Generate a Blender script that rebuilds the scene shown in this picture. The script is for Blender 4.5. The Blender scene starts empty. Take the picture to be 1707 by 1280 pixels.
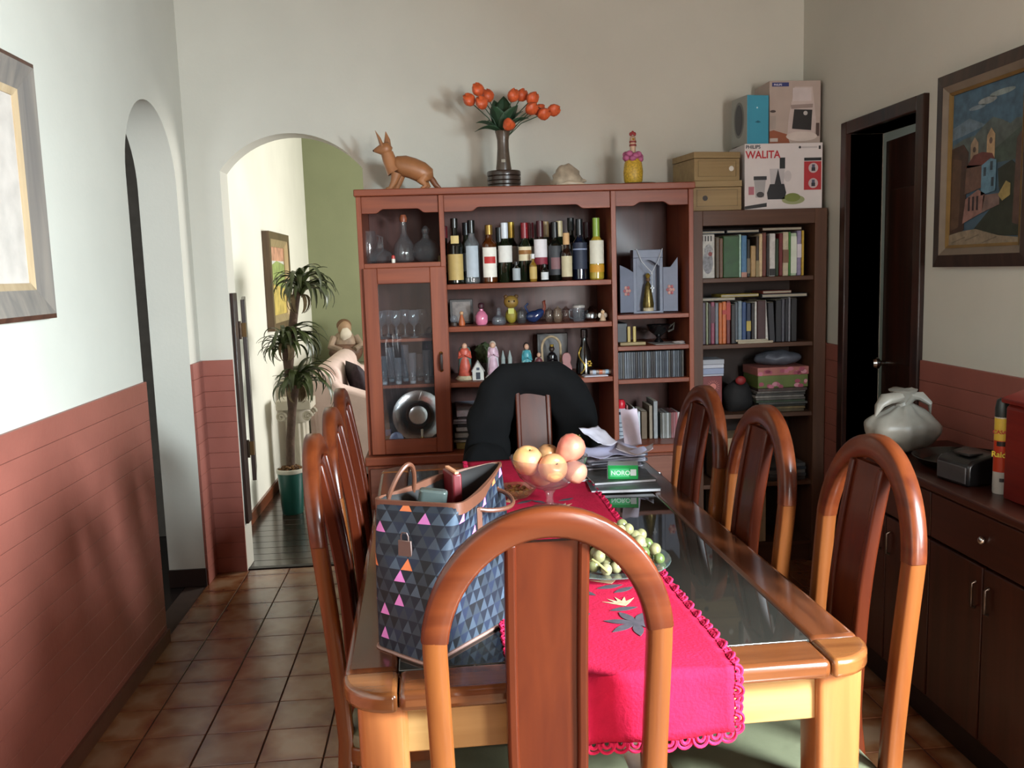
import bpy, math, random
from mathutils import Vector, Matrix, noise
PI = math.pi
scene = bpy.context.scene
C = scene.collection
RND = random.Random(7)

# ------------------------------------------------------------------ camera
F_PX = 1480.0
YAW, PITCH, ROLL = (math.radians(a) for a in (-4.45, 7.25, -1.78))
CAM = Vector((0, 0, 1.45))
_f = Vector((-math.sin(YAW)*math.cos(PITCH), math.cos(YAW)*math.cos(PITCH), -math.sin(PITCH)))
_r0 = Vector((math.cos(YAW), math.sin(YAW), 0)); _u0 = _r0.cross(_f)
_r = _r0*math.cos(ROLL) + _u0*math.sin(ROLL); _u = -_r0*math.sin(ROLL) + _u0*math.cos(ROLL)
cam_data = bpy.data.cameras.new('camera'); cam = bpy.data.objects.new('camera', cam_data); C.objects.link(cam)
cam_data.sensor_fit = 'HORIZONTAL'; cam_data.sensor_width = 36.0; cam_data.lens = F_PX/1707*36
cam_data.clip_start = 0.02
cam.matrix_world = Matrix(((_r.x, _u.x, -_f.x, CAM.x), (_r.y, _u.y, -_f.y, CAM.y), (_r.z, _u.z, -_f.z, CAM.z), (0, 0, 0, 1)))
scene.camera = cam

# ------------------------------------------------------------------ world, daylight, exposure
w = bpy.data.worlds.new('sky'); scene.world = w; w.use_nodes = True
w.node_tree.nodes['Background'].inputs[0].default_value = (0.75, 0.87, 1.0, 1)
w.node_tree.nodes['Background'].inputs[1].default_value = 1.0
scene.view_settings.view_transform = 'Standard'; scene.view_settings.look = 'None'
scene.view_settings.exposure = 0.0; scene.view_settings.gamma = 1.0
scene.view_settings.use_curve_mapping = False
def daylight(name, loc, target, sx, sy, power, col):
    l = bpy.data.lights.new(name, 'AREA'); l.shape = 'RECTANGLE'; l.size = sx; l.size_y = sy
    l.energy = power; l.color = col
    o = bpy.data.objects.new(name, l); C.objects.link(o); o.location = loc
    o.rotation_euler = (Vector(target)-Vector(loc)).to_track_quat('-Z', 'Y').to_euler()
    return o
# daylight entering by the window behind the camera, the living-room window and the bathroom window
daylight('window_daylight', (1.86, 0.33, 1.60), (0.86, 0.23, 0.68), 0.45, 1.0, 720, (0.75, 0.91, 1.0))
daylight('front_window_daylight', (1.42, -1.62, 1.45), (0.55, 1.4, 1.55), 0.5, 0.9, 86, (1.0, 0.97, 0.93))
daylight('living_window_daylight', (2.24, 6.3, 1.45), (-1.2, 6.1, 1.30), 1.5, 1.3, 135, (1.0, 0.99, 0.95))
daylight('bathroom_window_daylight', (3.24, 4.2, 1.9), (2.4, 4.3, 1.2), 0.6, 0.5, 4, (0.95, 1.0, 1.0))
daylight('dim_room_fill', (-2.1, 2.52, 1.7), (-1.95, 5.0, 1.2), 0.5, 0.6, 8.0, (0.9, 0.95, 1.0))  # added fill lamp that lifts the dim room, no known window there

# ------------------------------------------------------------------ materials
MATS = {}
def s2l(c): return c/12.92 if c <= 0.04045 else ((c+0.055)/1.055)**2.4
def rgb(h):
    if isinstance(h, (tuple, list)): return tuple(s2l(v/255) for v in h[:3])
    h = h.lstrip('#'); return tuple(s2l(int(h[i:i+2], 16)/255) for i in (0, 2, 4))
def nodes(name):
    m = bpy.data.materials.new(name); m.use_nodes = True
    nt = m.node_tree; return m, nt, nt.nodes['Principled BSDF']
def _col(c): return (c[0], c[1], c[2], 1)
def mat(h, rough=0.55, metal=0.0, var=0.12, scale=14.0, bump=0.0, coat=0.0, emit=0.0, sheen=0.0, name=None, bscale=None, spec=0.5):
    """plain coloured surface with a little procedural variation"""
    key = (str(h), rough, metal, var, scale, bump, coat, emit, sheen, bscale, spec)
    if key in MATS: return MATS[key]
    c = rgb(h); m, nt, b = nodes(name or 'surface')
    tc = nt.nodes.new('ShaderNodeTexCoord'); nz = nt.nodes.new('ShaderNodeTexNoise'); nz.inputs['Scale'].default_value = scale
    nz.inputs['Detail'].default_value = 5
    nt.links.new(tc.outputs['Object'], nz.inputs['Vector'])
    rp = nt.nodes.new('ShaderNodeValToRGB'); rp.color_ramp.elements[0].position = 0.3; rp.color_ramp.elements[1].position = 0.7
    rp.color_ramp.elements[0].color = _col([v*(1-var) for v in c]); rp.color_ramp.elements[1].color = _col([min(1, v*(1+var)) for v in c])
    nt.links.new(nz.outputs['Fac'], rp.inputs['Fac']); nt.links.new(rp.outputs['Color'], b.inputs['Base Color'])
    b.inputs['Roughness'].default_value = rough; b.inputs['Metallic'].default_value = metal; b.inputs['Specular IOR Level'].default_value = spec
    if coat: b.inputs['Coat Weight'].default_value = coat; b.inputs['Coat Roughness'].default_value = 0.08
    if sheen: b.inputs['Sheen Weight'].default_value = sheen
    if bump:
        n2 = nt.nodes.new('ShaderNodeTexNoise'); n2.inputs['Scale'].default_value = bscale or scale*3; n2.inputs['Detail'].default_value = 6
        nt.links.new(tc.outputs['Object'], n2.inputs['Vector'])
        bp = nt.nodes.new('ShaderNodeBump'); bp.inputs['Strength'].default_value = bump; bp.inputs['Distance'].default_value = 0.01
        nt.links.new(n2.outputs['Fac'], bp.inputs['Height']); nt.links.new(bp.outputs['Normal'], b.inputs['Normal'])
    if emit: b.inputs['Emission Color'].default_value = _col(c); b.inputs['Emission Strength'].default_value = emit
    MATS[key] = m; return m
def wood(h1, h2, axis=2, rough=0.35, coat=0.3, scale=1.0, rand=0.15, bump=0.05, spec=0.35):
    """grain stretched along one local axis, slight shade difference from piece to piece"""
    key = ('wood', str(h1), str(h2), axis, rough, coat, scale, rand)
    if key in MATS: return MATS[key]
    m, nt, b = nodes('wood'); L = nt.links.new
    tc = nt.nodes.new('ShaderNodeTexCoord'); mp = nt.nodes.new('ShaderNodeMapping')
    s = [28*scale]*3; s[axis] = 1.6*scale; mp.inputs['Scale'].default_value = s
    oi = nt.nodes.new('ShaderNodeObjectInfo')
    L(tc.outputs['Object'], mp.inputs['Vector'])
    ad = nt.nodes.new('ShaderNodeVectorMath'); ad.operation = 'ADD'; L(mp.outputs['Vector'], ad.inputs[0])
    mu = nt.nodes.new('ShaderNodeMath'); mu.operation = 'MULTIPLY'; mu.inputs[1].default_value = 37.0; L(oi.outputs['Random'], mu.inputs[0])
    L(mu.outputs[0], ad.inputs[1])
    n1 = nt.nodes.new('ShaderNodeTexNoise'); n1.inputs['Scale'].default_value = 1.0; n1.inputs['Detail'].default_value = 8; n1.inputs['Distortion'].default_value = 0.6
    L(ad.outputs[0], n1.inputs['Vector'])
    rp = nt.nodes.new('ShaderNodeValToRGB'); rp.color_ramp.elements[0].position = 0.32; rp.color_ramp.elements[1].position = 0.68
    rp.color_ramp.elements[0].color = _col(rgb(h1)); rp.color_ramp.elements[1].color = _col(rgb(h2)); L(n1.outputs['Fac'], rp.inputs['Fac'])
    hv = nt.nodes.new('ShaderNodeHueSaturation'); L(rp.outputs['Color'], hv.inputs['Color'])
    mr = nt.nodes.new('ShaderNodeMapRange'); mr.inputs[3].default_value = 1-rand; mr.inputs[4].default_value = 1+rand; L(oi.outputs['Random'], mr.inputs[0])
    L(mr.outputs[0], hv.inputs['Value']); L(hv.outputs['Color'], b.inputs['Base Color'])
    b.inputs['Roughness'].default_value = rough; b.inputs['Specular IOR Level'].default_value = spec
    if coat: b.inputs['Coat Weight'].default_value = coat; b.inputs['Coat Roughness'].default_value = 0.12
    if bump:
        bp = nt.nodes.new('ShaderNodeBump'); bp.inputs['Strength'].default_value = bump; bp.inputs['Distance'].default_value = 0.004
        L(n1.outputs['Fac'], bp.inputs['Height']); L(bp.outputs['Normal'], b.inputs['Normal'])
    MATS[key] = m; return m
def glass(h='#ffffff', alpha=0.12, rough=0.02, ior=1.5):
    """thin clear glass: mostly see-through, mirror-like at grazing angles, a little tint"""
    key = ('glass', str(h), alpha, rough, ior)
    if key in MATS: return MATS[key]
    m = bpy.data.materials.new('glass'); m.use_nodes = True; nt = m.node_tree; nt.nodes.clear(); L = nt.links.new
    out = nt.nodes.new('ShaderNodeOutputMaterial'); tr = nt.nodes.new('ShaderNodeBsdfTransparent'); gl = nt.nodes.new('ShaderNodeBsdfGlossy')
    df = nt.nodes.new('ShaderNodeBsdfDiffuse'); df.inputs[0].default_value = _col(rgb(h))
    c = rgb(h); tr.inputs[0].default_value = _col([0.82+0.18*v for v in c]); gl.inputs['Roughness'].default_value = rough
    nz = nt.nodes.new('ShaderNodeTexNoise'); nz.inputs['Scale'].default_value = 9.0
    mr = nt.nodes.new('ShaderNodeMapRange'); mr.inputs[3].default_value = alpha*0.8; mr.inputs[4].default_value = alpha*1.2; L(nz.outputs['Fac'], mr.inputs[0])
    lw = nt.nodes.new('ShaderNodeLayerWeight'); lw.inputs[0].default_value = .5
    pw_ = nt.nodes.new('ShaderNodeMath'); pw_.operation = 'POWER'; pw_.inputs[1].default_value = 4.0; L(lw.outputs['Facing'], pw_.inputs[0])
    fr = nt.nodes.new('ShaderNodeMapRange'); fr.inputs[3].default_value = ((ior-1)/(ior+1))**2*1.6; fr.inputs[4].default_value = .9; L(pw_.outputs[0], fr.inputs[0])
    m1 = nt.nodes.new('ShaderNodeMixShader'); L(mr.outputs[0], m1.inputs[0]); L(tr.outputs[0], m1.inputs[1]); L(df.outputs[0], m1.inputs[2])
    m2 = nt.nodes.new('ShaderNodeMixShader'); L(fr.outputs[0], m2.inputs[0]); L(m1.outputs[0], m2.inputs[1]); L(gl.outputs[0], m2.inputs[2])
    L(m2.outputs[0], out.inputs[0]); MATS[key] = m; return m

# ------------------------------------------------------------------ mesh helpers
class G:
    """collects shapes for ONE mesh"""
    def __init__(s): s.v = []; s.f = []
    def add(s, vs, fs):
        o = len(s.v); s.v += [tuple(p) for p in vs]; s.f += [tuple(i+o for i in f) for f in fs]; return s
    def box(s, x0, x1, y0, y1, z0, z1):
        return s.add([(x0,y0,z0),(x1,y0,z0),(x1,y1,z0),(x0,y1,z0),(x0,y0,z1),(x1,y0,z1),(x1,y1,z1),(x0,y1,z1)],
                     [(0,3,2,1),(4,5,6,7),(0,1,5,4),(1,2,6,5),(2,3,7,6),(3,0,4,7)])
    def cbox(s, x0, x1, y0, y1, z0, z1, c=0.004):
        """box with a chamfered top rim"""
        vs = [(x0,y0,z0),(x1,y0,z0),(x1,y1,z0),(x0,y1,z0),(x0,y0,z1-c),(x1,y0,z1-c),(x1,y1,z1-c),(x0,y1,z1-c),
              (x0+c,y0+c,z1),(x1-c,y0+c,z1),(x1-c,y1-c,z1),(x0+c,y1-c,z1)]
        return s.add(vs, [(0,3,2,1),(0,1,5,4),(1,2,6,5),(2,3,7,6),(3,0,4,7),(4,5,9,8),(5,6,10,9),(6,7,11,10),(7,4,8,11),(8,9,10,11)])
    def prism(s, pts, a0, a1, axis='y'):
        n = len(pts)
        def P(p, a): return {'y': (p[0], a, p[1]), 'x': (a, p[0], p[1]), 'z': (p[0], p[1], a)}[axis]
        vs = [P(p, a0) for p in pts] + [P(p, a1) for p in pts]
        fs = [tuple(range(n)), tuple(range(2*n-1, n-1, -1))] + [(i, i+n, (i+1) % n+n, (i+1) % n) for i in range(n)]
        return s.add(vs, fs)
    def lathe(s, prof, n=24, c=(0,0,0), capb=True, capt=True, sx=1, sy=1):
        vs = []; fs = []
        for r, z in prof:
            for k in range(n):
                a = 2*PI*k/n; vs.append((c[0]+r*math.cos(a)*sx, c[1]+r*math.sin(a)*sy, c[2]+z))
        for i in range(len(prof)-1):
            for k in range(n):
                fs.append((i*n+k, i*n+(k+1) % n, (i+1)*n+(k+1) % n, (i+1)*n+k))
        if capb: fs.append(tuple(range(n-1, -1, -1)))
        if capt: fs.append(tuple((len(prof)-1)*n+k for k in range(n)))
        return s.add(vs, fs)
    def tube(s, pts, r, n=8, closed=False, flat=1.0):
        pts = [Vector(p) for p in pts]; m = len(pts); vs = []; fs = []
        rs = r if isinstance(r, (list, tuple)) else [r]*m
        up = Vector((0, 0, 1)); prev = None
        for i, p in enumerate(pts):
            a = pts[(i-1) % m] if (closed or i > 0) else p; b = pts[(i+1) % m] if (closed or i < m-1) else p
            t = (b-a).normalized()
            if prev is None:
                x = t.cross(up)
                if x.length < 0.05: x = t.cross(Vector((0, 1, 0)))
            else: x = prev - t*prev.dot(t)
            x.normalize(); prev = x; y = t.cross(x)
            for k in range(n):
                an = 2*PI*k/n; vs.append(p + x*math.cos(an)*rs[i] + y*math.sin(an)*rs[i]*flat)
        for i in range(m if closed else m-1):
            for k in range(n):
                j = (i+1) % m; fs.append((i*n+k, i*n+(k+1) % n, j*n+(k+1) % n, j*n+k))
        if not closed: fs.append(tuple(range(n-1, -1, -1))); fs.append(tuple((m-1)*n+k for k in range(n)))
        return s.add(vs, fs)
    def loft(s, rings, cap=True, loop=True):
        n = len(rings[0]); vs = [p for r in rings for p in r]; fs = []
        for i in range(len(rings)-1):
            for k in range(n if loop else n-1):
                fs.append((i*n+k, i*n+(k+1) % n, (i+1)*n+(k+1) % n, (i+1)*n+k))
        if cap: fs.append(tuple(range(n-1, -1, -1))); fs.append(tuple((len(rings)-1)*n+k for k in range(n)))
        return s.add(vs, fs)
    def ball(s, c, rx, ry=None, rz=None, n=16, m=10, fn=None):
        ry = ry or rx; rz = rz or rx; vs = [(c[0], c[1], c[2]-rz)]; fs = []
        for i in range(1, m):
            b = -PI/2+PI*i/m
            for k in range(n):
                a = 2*PI*k/n; vs.append((c[0]+rx*math.cos(b)*math.cos(a), c[1]+ry*math.cos(b)*math.sin(a), c[2]+rz*math.sin(b)))
        vs.append((c[0], c[1], c[2]+rz))
        if fn: vs = [fn(p) for p in vs]
        for k in range(n): fs.append((0, 1+(k+1) % n, 1+k))
        for i in range(m-2):
            for k in range(n): fs.append((1+i*n+k, 1+i*n+(k+1) % n, 1+(i+1)*n+(k+1) % n, 1+(i+1)*n+k))
        t = len(vs)-1; o = 1+(m-2)*n
        for k in range(n): fs.append((o+k, o+(k+1) % n, t))
        return s.add(vs, fs)
    def move(s, d): s.v = [(p[0]+d[0], p[1]+d[1], p[2]+d[2]) for p in s.v]; return s
    def xf(s, M): s.v = [tuple(M @ Vector(p)) for p in s.v]; return s
    def mesh(s, name, m, smooth=True, ang=38):
        me = bpy.data.meshes.new(name); me.from_pydata(s.v, [], s.f); me.update()
        if m: me.materials.append(m)
        if smooth:
            me.polygons.foreach_set('use_smooth', [True]*len(me.polygons))
            me.set_sharp_from_angle(angle=math.radians(ang))
        return me
    def build(s, name, m, parent=None, smooth=True, bevel=0.0, loc=None, seg=2, ang=38):
        o = bpy.data.objects.new(name, s.mesh(name, m, smooth, ang)); C.objects.link(o)
        if parent: o.parent = parent
        if loc: o.location = loc
        if bevel:
            b = o.modifiers.new('bevel', 'BEVEL'); b.width = bevel; b.segments = seg; b.limit_method = 'ANGLE'; b.angle_limit = math.radians(35)
            b.harden_normals = False
        return o
def inst(name, me, parent=None, loc=(0,0,0), rot=(0,0,0), sc=(1,1,1)):
    o = bpy.data.objects.new(name, me); C.objects.link(o); o.parent = parent
    o.location = loc; o.rotation_euler = rot; o.scale = sc; return o
def tag(o, label, cat, group=None):
    o['label'] = label; o['category'] = cat
    if group: o['group'] = group
    return o
def thing(name, label, cat, loc=(0,0,0), rz=0.0, group=None):
    o = bpy.data.objects.new(name, None); C.objects.link(o); o.empty_display_size = 0.05
    o.location = loc; o.rotation_euler = (0, 0, rz); return tag(o, label, cat, group)
def struct(o): o['kind'] = 'structure'; return o
def copy_tree(o, parent=None):
    c = o.copy(); C.objects.link(c); c.parent = parent
    for ch in list(o.children): copy_tree(ch, c)
    return c
def rrect(hx, hy, r, n=4, cx=0, cy=0):
    pts = []
    for (sx, sy, a0) in ((1,-1,-PI/2),(1,1,0),(-1,1,PI/2),(-1,-1,PI)):
        for k in range(n+1):
            a = a0+PI/2*k/n; pts.append((cx+sx*(hx-r)+r*math.cos(a), cy+sy*(hy-r)+r*math.sin(a)))
    return pts
def decal(name, pts, m, parent, org, ux, uy, off=0.0008, thick=0.0005):
    """thin flat printed shape: pts (u,v) in metres on the plane org + u*ux + v*uy, facing ux x uy"""
    ux = Vector(ux).normalized(); uy = Vector(uy).normalized(); n = ux.cross(uy); o = Vector(org); k = len(pts)
    f = [o+ux*u+uy*v+n*(off+thick) for u, v in pts]; bk = [o+ux*u+uy*v+n*off for u, v in pts]
    g = G().add(f+bk, [tuple(range(k)), tuple(range(2*k-1, k-1, -1))]+[(i, i+k, (i+1) % k+k, (i+1) % k) for i in range(k)])
    return g.build(name, m, parent, smooth=False)
def disc(cx, cy, rx, ry=None, n=20, a0=0, a1=2*PI):
    ry = ry or rx; full = abs(a1-a0-2*PI) < 1e-6
    return [(cx+rx*math.cos(a0+(a1-a0)*k/(n if full else n-1)), cy+ry*math.sin(a0+(a1-a0)*k/(n if full else n-1))) for k in range(n)]
def rect(x0, x1, y0, y1): return [(x0, y0), (x1, y0), (x1, y1), (x0, y1)]
def lettering(name, text, size, m, parent, org, ux, uy, off=0.001, sx=1.0):
    cu = bpy.data.curves.new(name, 'FONT'); cu.body = text; cu.size = size; cu.extrude = 0.0004; cu.offset = size*.022
    t = bpy.data.objects.new(name, cu); C.objects.link(t); bpy.context.view_layer.update()
    me = bpy.data.meshes.new_from_object(t.evaluated_get(bpy.context.evaluated_depsgraph_get()))
    bpy.data.objects.remove(t); bpy.data.curves.remove(cu)
    ux = Vector(ux).normalized(); uy = Vector(uy).normalized(); n = ux.cross(uy); o = Vector(org)+n*off
    for v in me.vertices: v.co = o+ux*v.co.x*sx+uy*v.co.y+n*v.co.z
    me.materials.clear(); me.materials.append(m); me.name = name
    ob = bpy.data.objects.new(name, me); C.objects.link(ob); ob.parent = parent; return ob
def at(px, py, Y):
    """world point on the real plane y=Y that was measured at this pixel of the photograph"""
    d = _f + _r*((px-853.5)/F_PX) - _u*((py-640)/F_PX); return CAM + d*(Y/d.y)
def ax(px, py, Y): return at(px, py, Y).x
def jit(g, amp, sc, seed=0):
    g.v = [tuple(Vector(p)+noise.noise_vector(Vector(p)*sc+Vector((seed, seed*2, 0)))*amp) for p in g.v]; return g
# ================================================================== the setting
XL, XR, YB, YF, ZC, DADO = -1.17, 1.83, 4.40, -1.60, 3.15, 1.065
M_WALL = mat('#c2beb2', rough=0.75, var=0.035, scale=3.0, bump=0.06, bscale=60, name='wall_paint')
M_LIV = mat('#dcdacd', rough=0.75, var=0.04, scale=3.0, bump=0.05, bscale=60, name='living_wall_paint')
M_GREEN = mat('#838868', rough=0.8, var=0.05, scale=3.0, bump=0.05, bscale=60, name='green_paint')
M_CEIL = wood('#5a3c28', '#6e4c34', axis=1, rough=.6, coat=0)
M_FRONT = wood('#4a3426', '#5c4230', axis=2, rough=.6, coat=0)
M_DADO = mat('#8c5145', rough=0.42, var=0.09, scale=5.0, bump=0.10, bscale=35, name='terracotta_gloss_paint')
M_DARKROOM = mat('#8c857a', rough=0.8)
M_GROUT = mat('#3c2a20', rough=0.85)
M_DARKWOOD = wood('#1c0e08', '#37190f', axis=2, rough=0.4, coat=0.2, rand=0.08)
M_BASE = mat('#2a1812', rough=0.5)

def arc(cx, cz, r, a0, a1, n=24): return [(cx+r*math.cos(a0+(a1-a0)*k/n), cz+r*math.sin(a0+(a1-a0)*k/n)) for k in range(n+1)]
# left wall with its round-headed opening
AY, AR, AZ = 3.885, 0.33, 1.863
pts = [(YF, 0), (AY-AR, 0)] + arc(AY, AZ, AR, PI, 0) + [(AY+AR, 0), (YB, 0), (YB, ZC), (YF, ZC)]
wl = struct(G().prism(pts, XL-0.17, XL, 'x').build('wall_left', M_WALL, smooth=True, ang=20))
# back wall with the flat-arched passage
bx0, bx1, bz, rise = -1.016, -0.345, 1.963, 0.168
hw = (bx1-bx0)/2; R_ = (hw*hw+rise*rise)/(2*rise); cz_ = bz+rise-R_; a_ = math.acos(hw/R_)
pts = [(XL-0.17, 0), (bx0, 0)] + arc((bx0+bx1)/2, cz_, R_, PI-a_, a_) + [(bx1, 0), (XR+0.15, 0), (XR+0.15, ZC), (XL-0.17, ZC)]
wb = struct(G().prism(pts, YB, YB+0.15, 'y').build('wall_back', M_WALL, smooth=True, ang=20))
# right wall with the door opening and, beside the camera, the window the daylight comes in by
DY0, DY1, DZ = 3.30, 3.875, 2.0
WY0, WY1, WZ0, WZ1 = 0.08, 0.58, 1.02, 2.12
pts = [(WY1, 0), (DY0, 0), (DY0, DZ), (DY1, DZ), (DY1, 0), (YB, 0), (YB, ZC), (WY1, ZC)]
g = G().prism(pts, XR, XR+0.15, 'x').box(XR, XR+.15, YF, WY0, 0, ZC).box(XR, XR+.15, WY0, WY1, 0, WZ0).box(XR, XR+.15, WY0, WY1, WZ1, ZC)
wr = struct(g.build('wall_right', M_WALL, smooth=False))
FX0, FX1, FZ0, FZ1 = 1.14, 1.70, 0.90, 1.9
g = G().box(XL-.17, FX0, YF-.15, YF, 0, ZC).box(FX1, XR+.15, YF-.15, YF, 0, ZC).box(FX0, FX1, YF-.15, YF, 0, FZ0).box(FX0, FX1, YF-.15, YF, FZ1, ZC)
struct(g.build('wall_front', M_FRONT, smooth=False))
win3 = struct(G().box(FX0-.05, FX1+.05, YF, YF+.02, FZ0-.05, FZ0).build('window_3', M_DARKWOOD, smooth=False))
for a in ((FX0-.05, FX0, FZ0, FZ1), (FX1, FX1+.05, FZ0, FZ1), (FX0-.05, FX1+.05, FZ1, FZ1+.05)): G().box(a[0], a[1], YF, YF+.02, a[2], a[3]).build('window_frame', M_DARKWOOD, win3, smooth=False)
win = struct(G().box(XR-.02, XR, WY0-.05, WY1+.05, WZ0-.05, WZ0).build('window_1', M_DARKWOOD, smooth=False))
for a in ((WY0-.05, WY0, WZ0, WZ1), (WY1, WY1+.05, WZ0, WZ1), (WY0-.05, WY1+.05, WZ1, WZ1+.05)):
    G().box(XR-.02, XR, a[0], a[1], a[2], a[3]).build('window_frame', M_DARKWOOD, win, smooth=False)
struct(G().box(XL-0.17, XR+0.15, YF-0.15, YB+0.15, ZC, ZC+0.1).build('ceiling', M_CEIL, smooth=False))

# terracotta painted courses of the dado (each course a piece of its wall)
def dado(wall, axis, side, a0, a1, h=DADO, n=14, fix=0.0):
    ch = h/n
    for k in range(n):
        z0, z1 = k*ch+0.0005, (k+1)*ch-0.0005; c = 0.0014; t = 0.012
        prof = [(0, z0), (t-c, z0), (t, z0+c), (t, z1-c), (t-c, z1), (0, z1)]
        if k == n-1: prof[3] = (t, z1-c); prof[4] = (t-c, z1)
        P = [(fix+side*p, z) for p, z in prof]
        if side < 0: P = P[::-1]
        G().prism(P, a0, a1, axis).build('dado_course', M_DADO, wall, smooth=False)
dado(wl, 'y', 1, YF, AY-AR, fix=XL); dado(wl, 'y', 1, AY+AR, YB, fix=XL)
dado(wr, 'y', -1, 0.66, DY0-0.06, fix=XR); dado(wr, 'y', -1, DY1+0.06, YB, fix=XR)
def dado_back(a0, a1, n=14):
    ch = DADO/n
    for k in range(n):
        z0, z1 = k*ch+0.0005, (k+1)*ch-0.0005; c = 0.0014; t = 0.012
        P = [(YB, z0), (YB-t+c, z0), (YB-t, z0+c), (YB-t, z1-c), (YB-t+c, z1), (YB, z1)]
        G().prism(P, a0, a1, 'x').build('dado_course', M_DADO, wb, smooth=False)
dado_back(XL+0.012, bx0); dado_back(bx1, XR-0.012)
struct(G().box(XL+0.012, XL+0.024, YF, AY-AR, 0, 0.055).build('baseboard_left', mat('#5a3626', rough=0.5), smooth=False))
struct(G().box(XL-0.17, XL+0.004, AY+AR-0.012, AY+AR, 0, 0.085).build('baseboard_arch', M_BASE, smooth=False))

# tiled floor: each tile near enough to be told apart is its own piece
fl = struct(G().box(XL-0.1, XR+0.15, YF, YB+0.02, -0.06, -0.004).build('floor', M_GROUT, smooth=False))
def tile_mat():
    m, nt, b = nodes('terracotta_tile'); L = nt.links.new
    tc = nt.nodes.new('ShaderNodeTexCoord'); oi = nt.nodes.new('ShaderNodeObjectInfo')
    # flame-burnt rim of each tile: distance from the middle of the piece, broken up by noise
    sp = nt.nodes.new('ShaderNodeSeparateXYZ'); L(tc.outputs['Generated'], sp.inputs[0])
    def M(op, a, b_=None):
        n = nt.nodes.new('ShaderNodeMath'); n.operation = op
        for i, v in enumerate((a, b_)):
            if v is None: continue
            if isinstance(v, (int, float)): n.inputs[i].default_value = v
            else: L(v, n.inputs[i])
        return n.outputs[0]
    dx = M('ABSOLUTE', M('SUBTRACT', sp.outputs[0], 0.5)); dy = M('ABSOLUTE', M('SUBTRACT', sp.outputs[1], 0.5))
    d = M('MAXIMUM', dx, dy)
    nz = nt.nodes.new('ShaderNodeTexNoise'); nz.inputs['Scale'].default_value = 9; nz.inputs['Detail'].default_value = 4
    va = nt.nodes.new('ShaderNodeVectorMath'); va.operation = 'ADD'; L(tc.outputs['Object'], va.inputs[0]); L(M('MULTIPLY', oi.outputs['Random'], 50.0), va.inputs[1]); L(va.outputs[0], nz.inputs['Vector'])
    e = M('ADD', M('MULTIPLY', d, 1.5), M('MULTIPLY', M('SUBTRACT', nz.outputs['Fac'], 0.5), 1.1))
    rp = nt.nodes.new('ShaderNodeValToRGB'); el = rp.color_ramp.elements
    el[0].position = 0.25; el[0].color = _col(rgb('#94755a')); el[1].position = 0.85; el[1].color = _col(rgb('#6c3822'))
    x = el.new(0.55); x.color = _col(rgb('#845a3a')); L(e, rp.inputs['Fac'])
    hv = nt.nodes.new('ShaderNodeHueSaturation'); L(rp.outputs['Color'], hv.inputs['Color'])
    L(M('ADD', 0.82, M('MULTIPLY', oi.outputs['Random'], 0.32)), hv.inputs['Value']); L(hv.outputs['Color'], b.inputs['Base Color'])
    b.inputs['Roughness'].default_value = 0.24; b.inputs['Coat Weight'].default_value = 0.25; b.inputs['Coat Roughness'].default_value = 0.15
    n2 = nt.nodes.new('ShaderNodeTexNoise'); n2.inputs['Scale'].default_value = 14; L(tc.outputs['Object'], n2.inputs['Vector'])
    bp = nt.nodes.new('ShaderNodeBump'); bp.inputs['Strength'].default_value = 0.10; bp.inputs['Distance'].default_value = 0.01; L(n2.outputs['Fac'], bp.inputs['Height']); L(bp.outputs['Normal'], b.inputs['Normal'])
    return m
M_TILE = tile_mat(); PX, PY = 0.199, 0.1935; TX0, TY0 = -0.808, 2.578
tile_me = G().cbox(-PX/2+.002, PX/2-.002, -PY/2+.002, PY/2-.002, -0.006, 0.0, 0.0015).mesh('tile', M_TILE, smooth=False)
rest = G()
for i in range(-2, 14):
    for j in range(-22, 10):
        x0, x1 = TX0+i*PX, TX0+(i+1)*PX; y0, y1 = TY0+j*PY, TY0+(j+1)*PY
        cx0, cx1, cy0, cy1 = max(x0, XL), min(x1, XR), max(y0, YF), min(y1, YB)
        if cx1-cx0 < 0.02 or cy1-cy0 < 0.02: continue
        near = (cx0 < -0.2 and cy1 > 1.7) or (cx1 > 0.8 and cy1 > 1.0 and cy0 < 3.6)
        if not near:
            rest.cbox(cx0+.002, cx1-.002, cy0+.002, cy1-.002, -0.006, 0.0, 0.0015); continue
        xm, ym = (cx0+cx1)/2, (cy0+cy1)/2
        inst('tile', tile_me, fl, (xm, ym, 0), (0, 0, 0), ((cx1-cx0)/PX, (cy1-cy0)/PY, 1))
r = rest.build('tile_field', M_TILE, fl, smooth=False); r['kind'] = 'stuff'

# ------------------------------------------------------------------ living room beyond the passage
LX1, LY1 = 2.30, 8.30
struct(G().box(-1.34, -1.18, YB+0.15, LY1, 0, ZC).build('wall_living_left', M_LIV, smooth=False))
struct(G().box(-1.34, LX1+0.15, LY1, LY1+0.15, 0, ZC).build('wall_living_back', M_GREEN, smooth=False))
g = G(); LWY0, LWY1, LWZ0, LWZ1 = 5.5, 7.1, 0.75, 2.15
g.box(LX1, LX1+.15, YB+.15, LWY0, 0, ZC).box(LX1, LX1+.15, LWY1, LY1, 0, ZC).box(LX1, LX1+.15, LWY0, LWY1, 0, LWZ0).box(LX1, LX1+.15, LWY0, LWY1, LWZ1, ZC)
struct(g.build('wall_living_right', M_LIV, smooth=False))
struct(G().box(XR+0.15, LX1+0.15, YB, YB+0.15, 0, ZC).build('wall_living_front', M_LIV, smooth=False))
struct(G().box(-1.34, LX1+.15, YB+.15, LY1+.15, ZC, ZC+.1).build('ceiling_living', mat('#d5d2c6', rough=.85), smooth=False))
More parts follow.
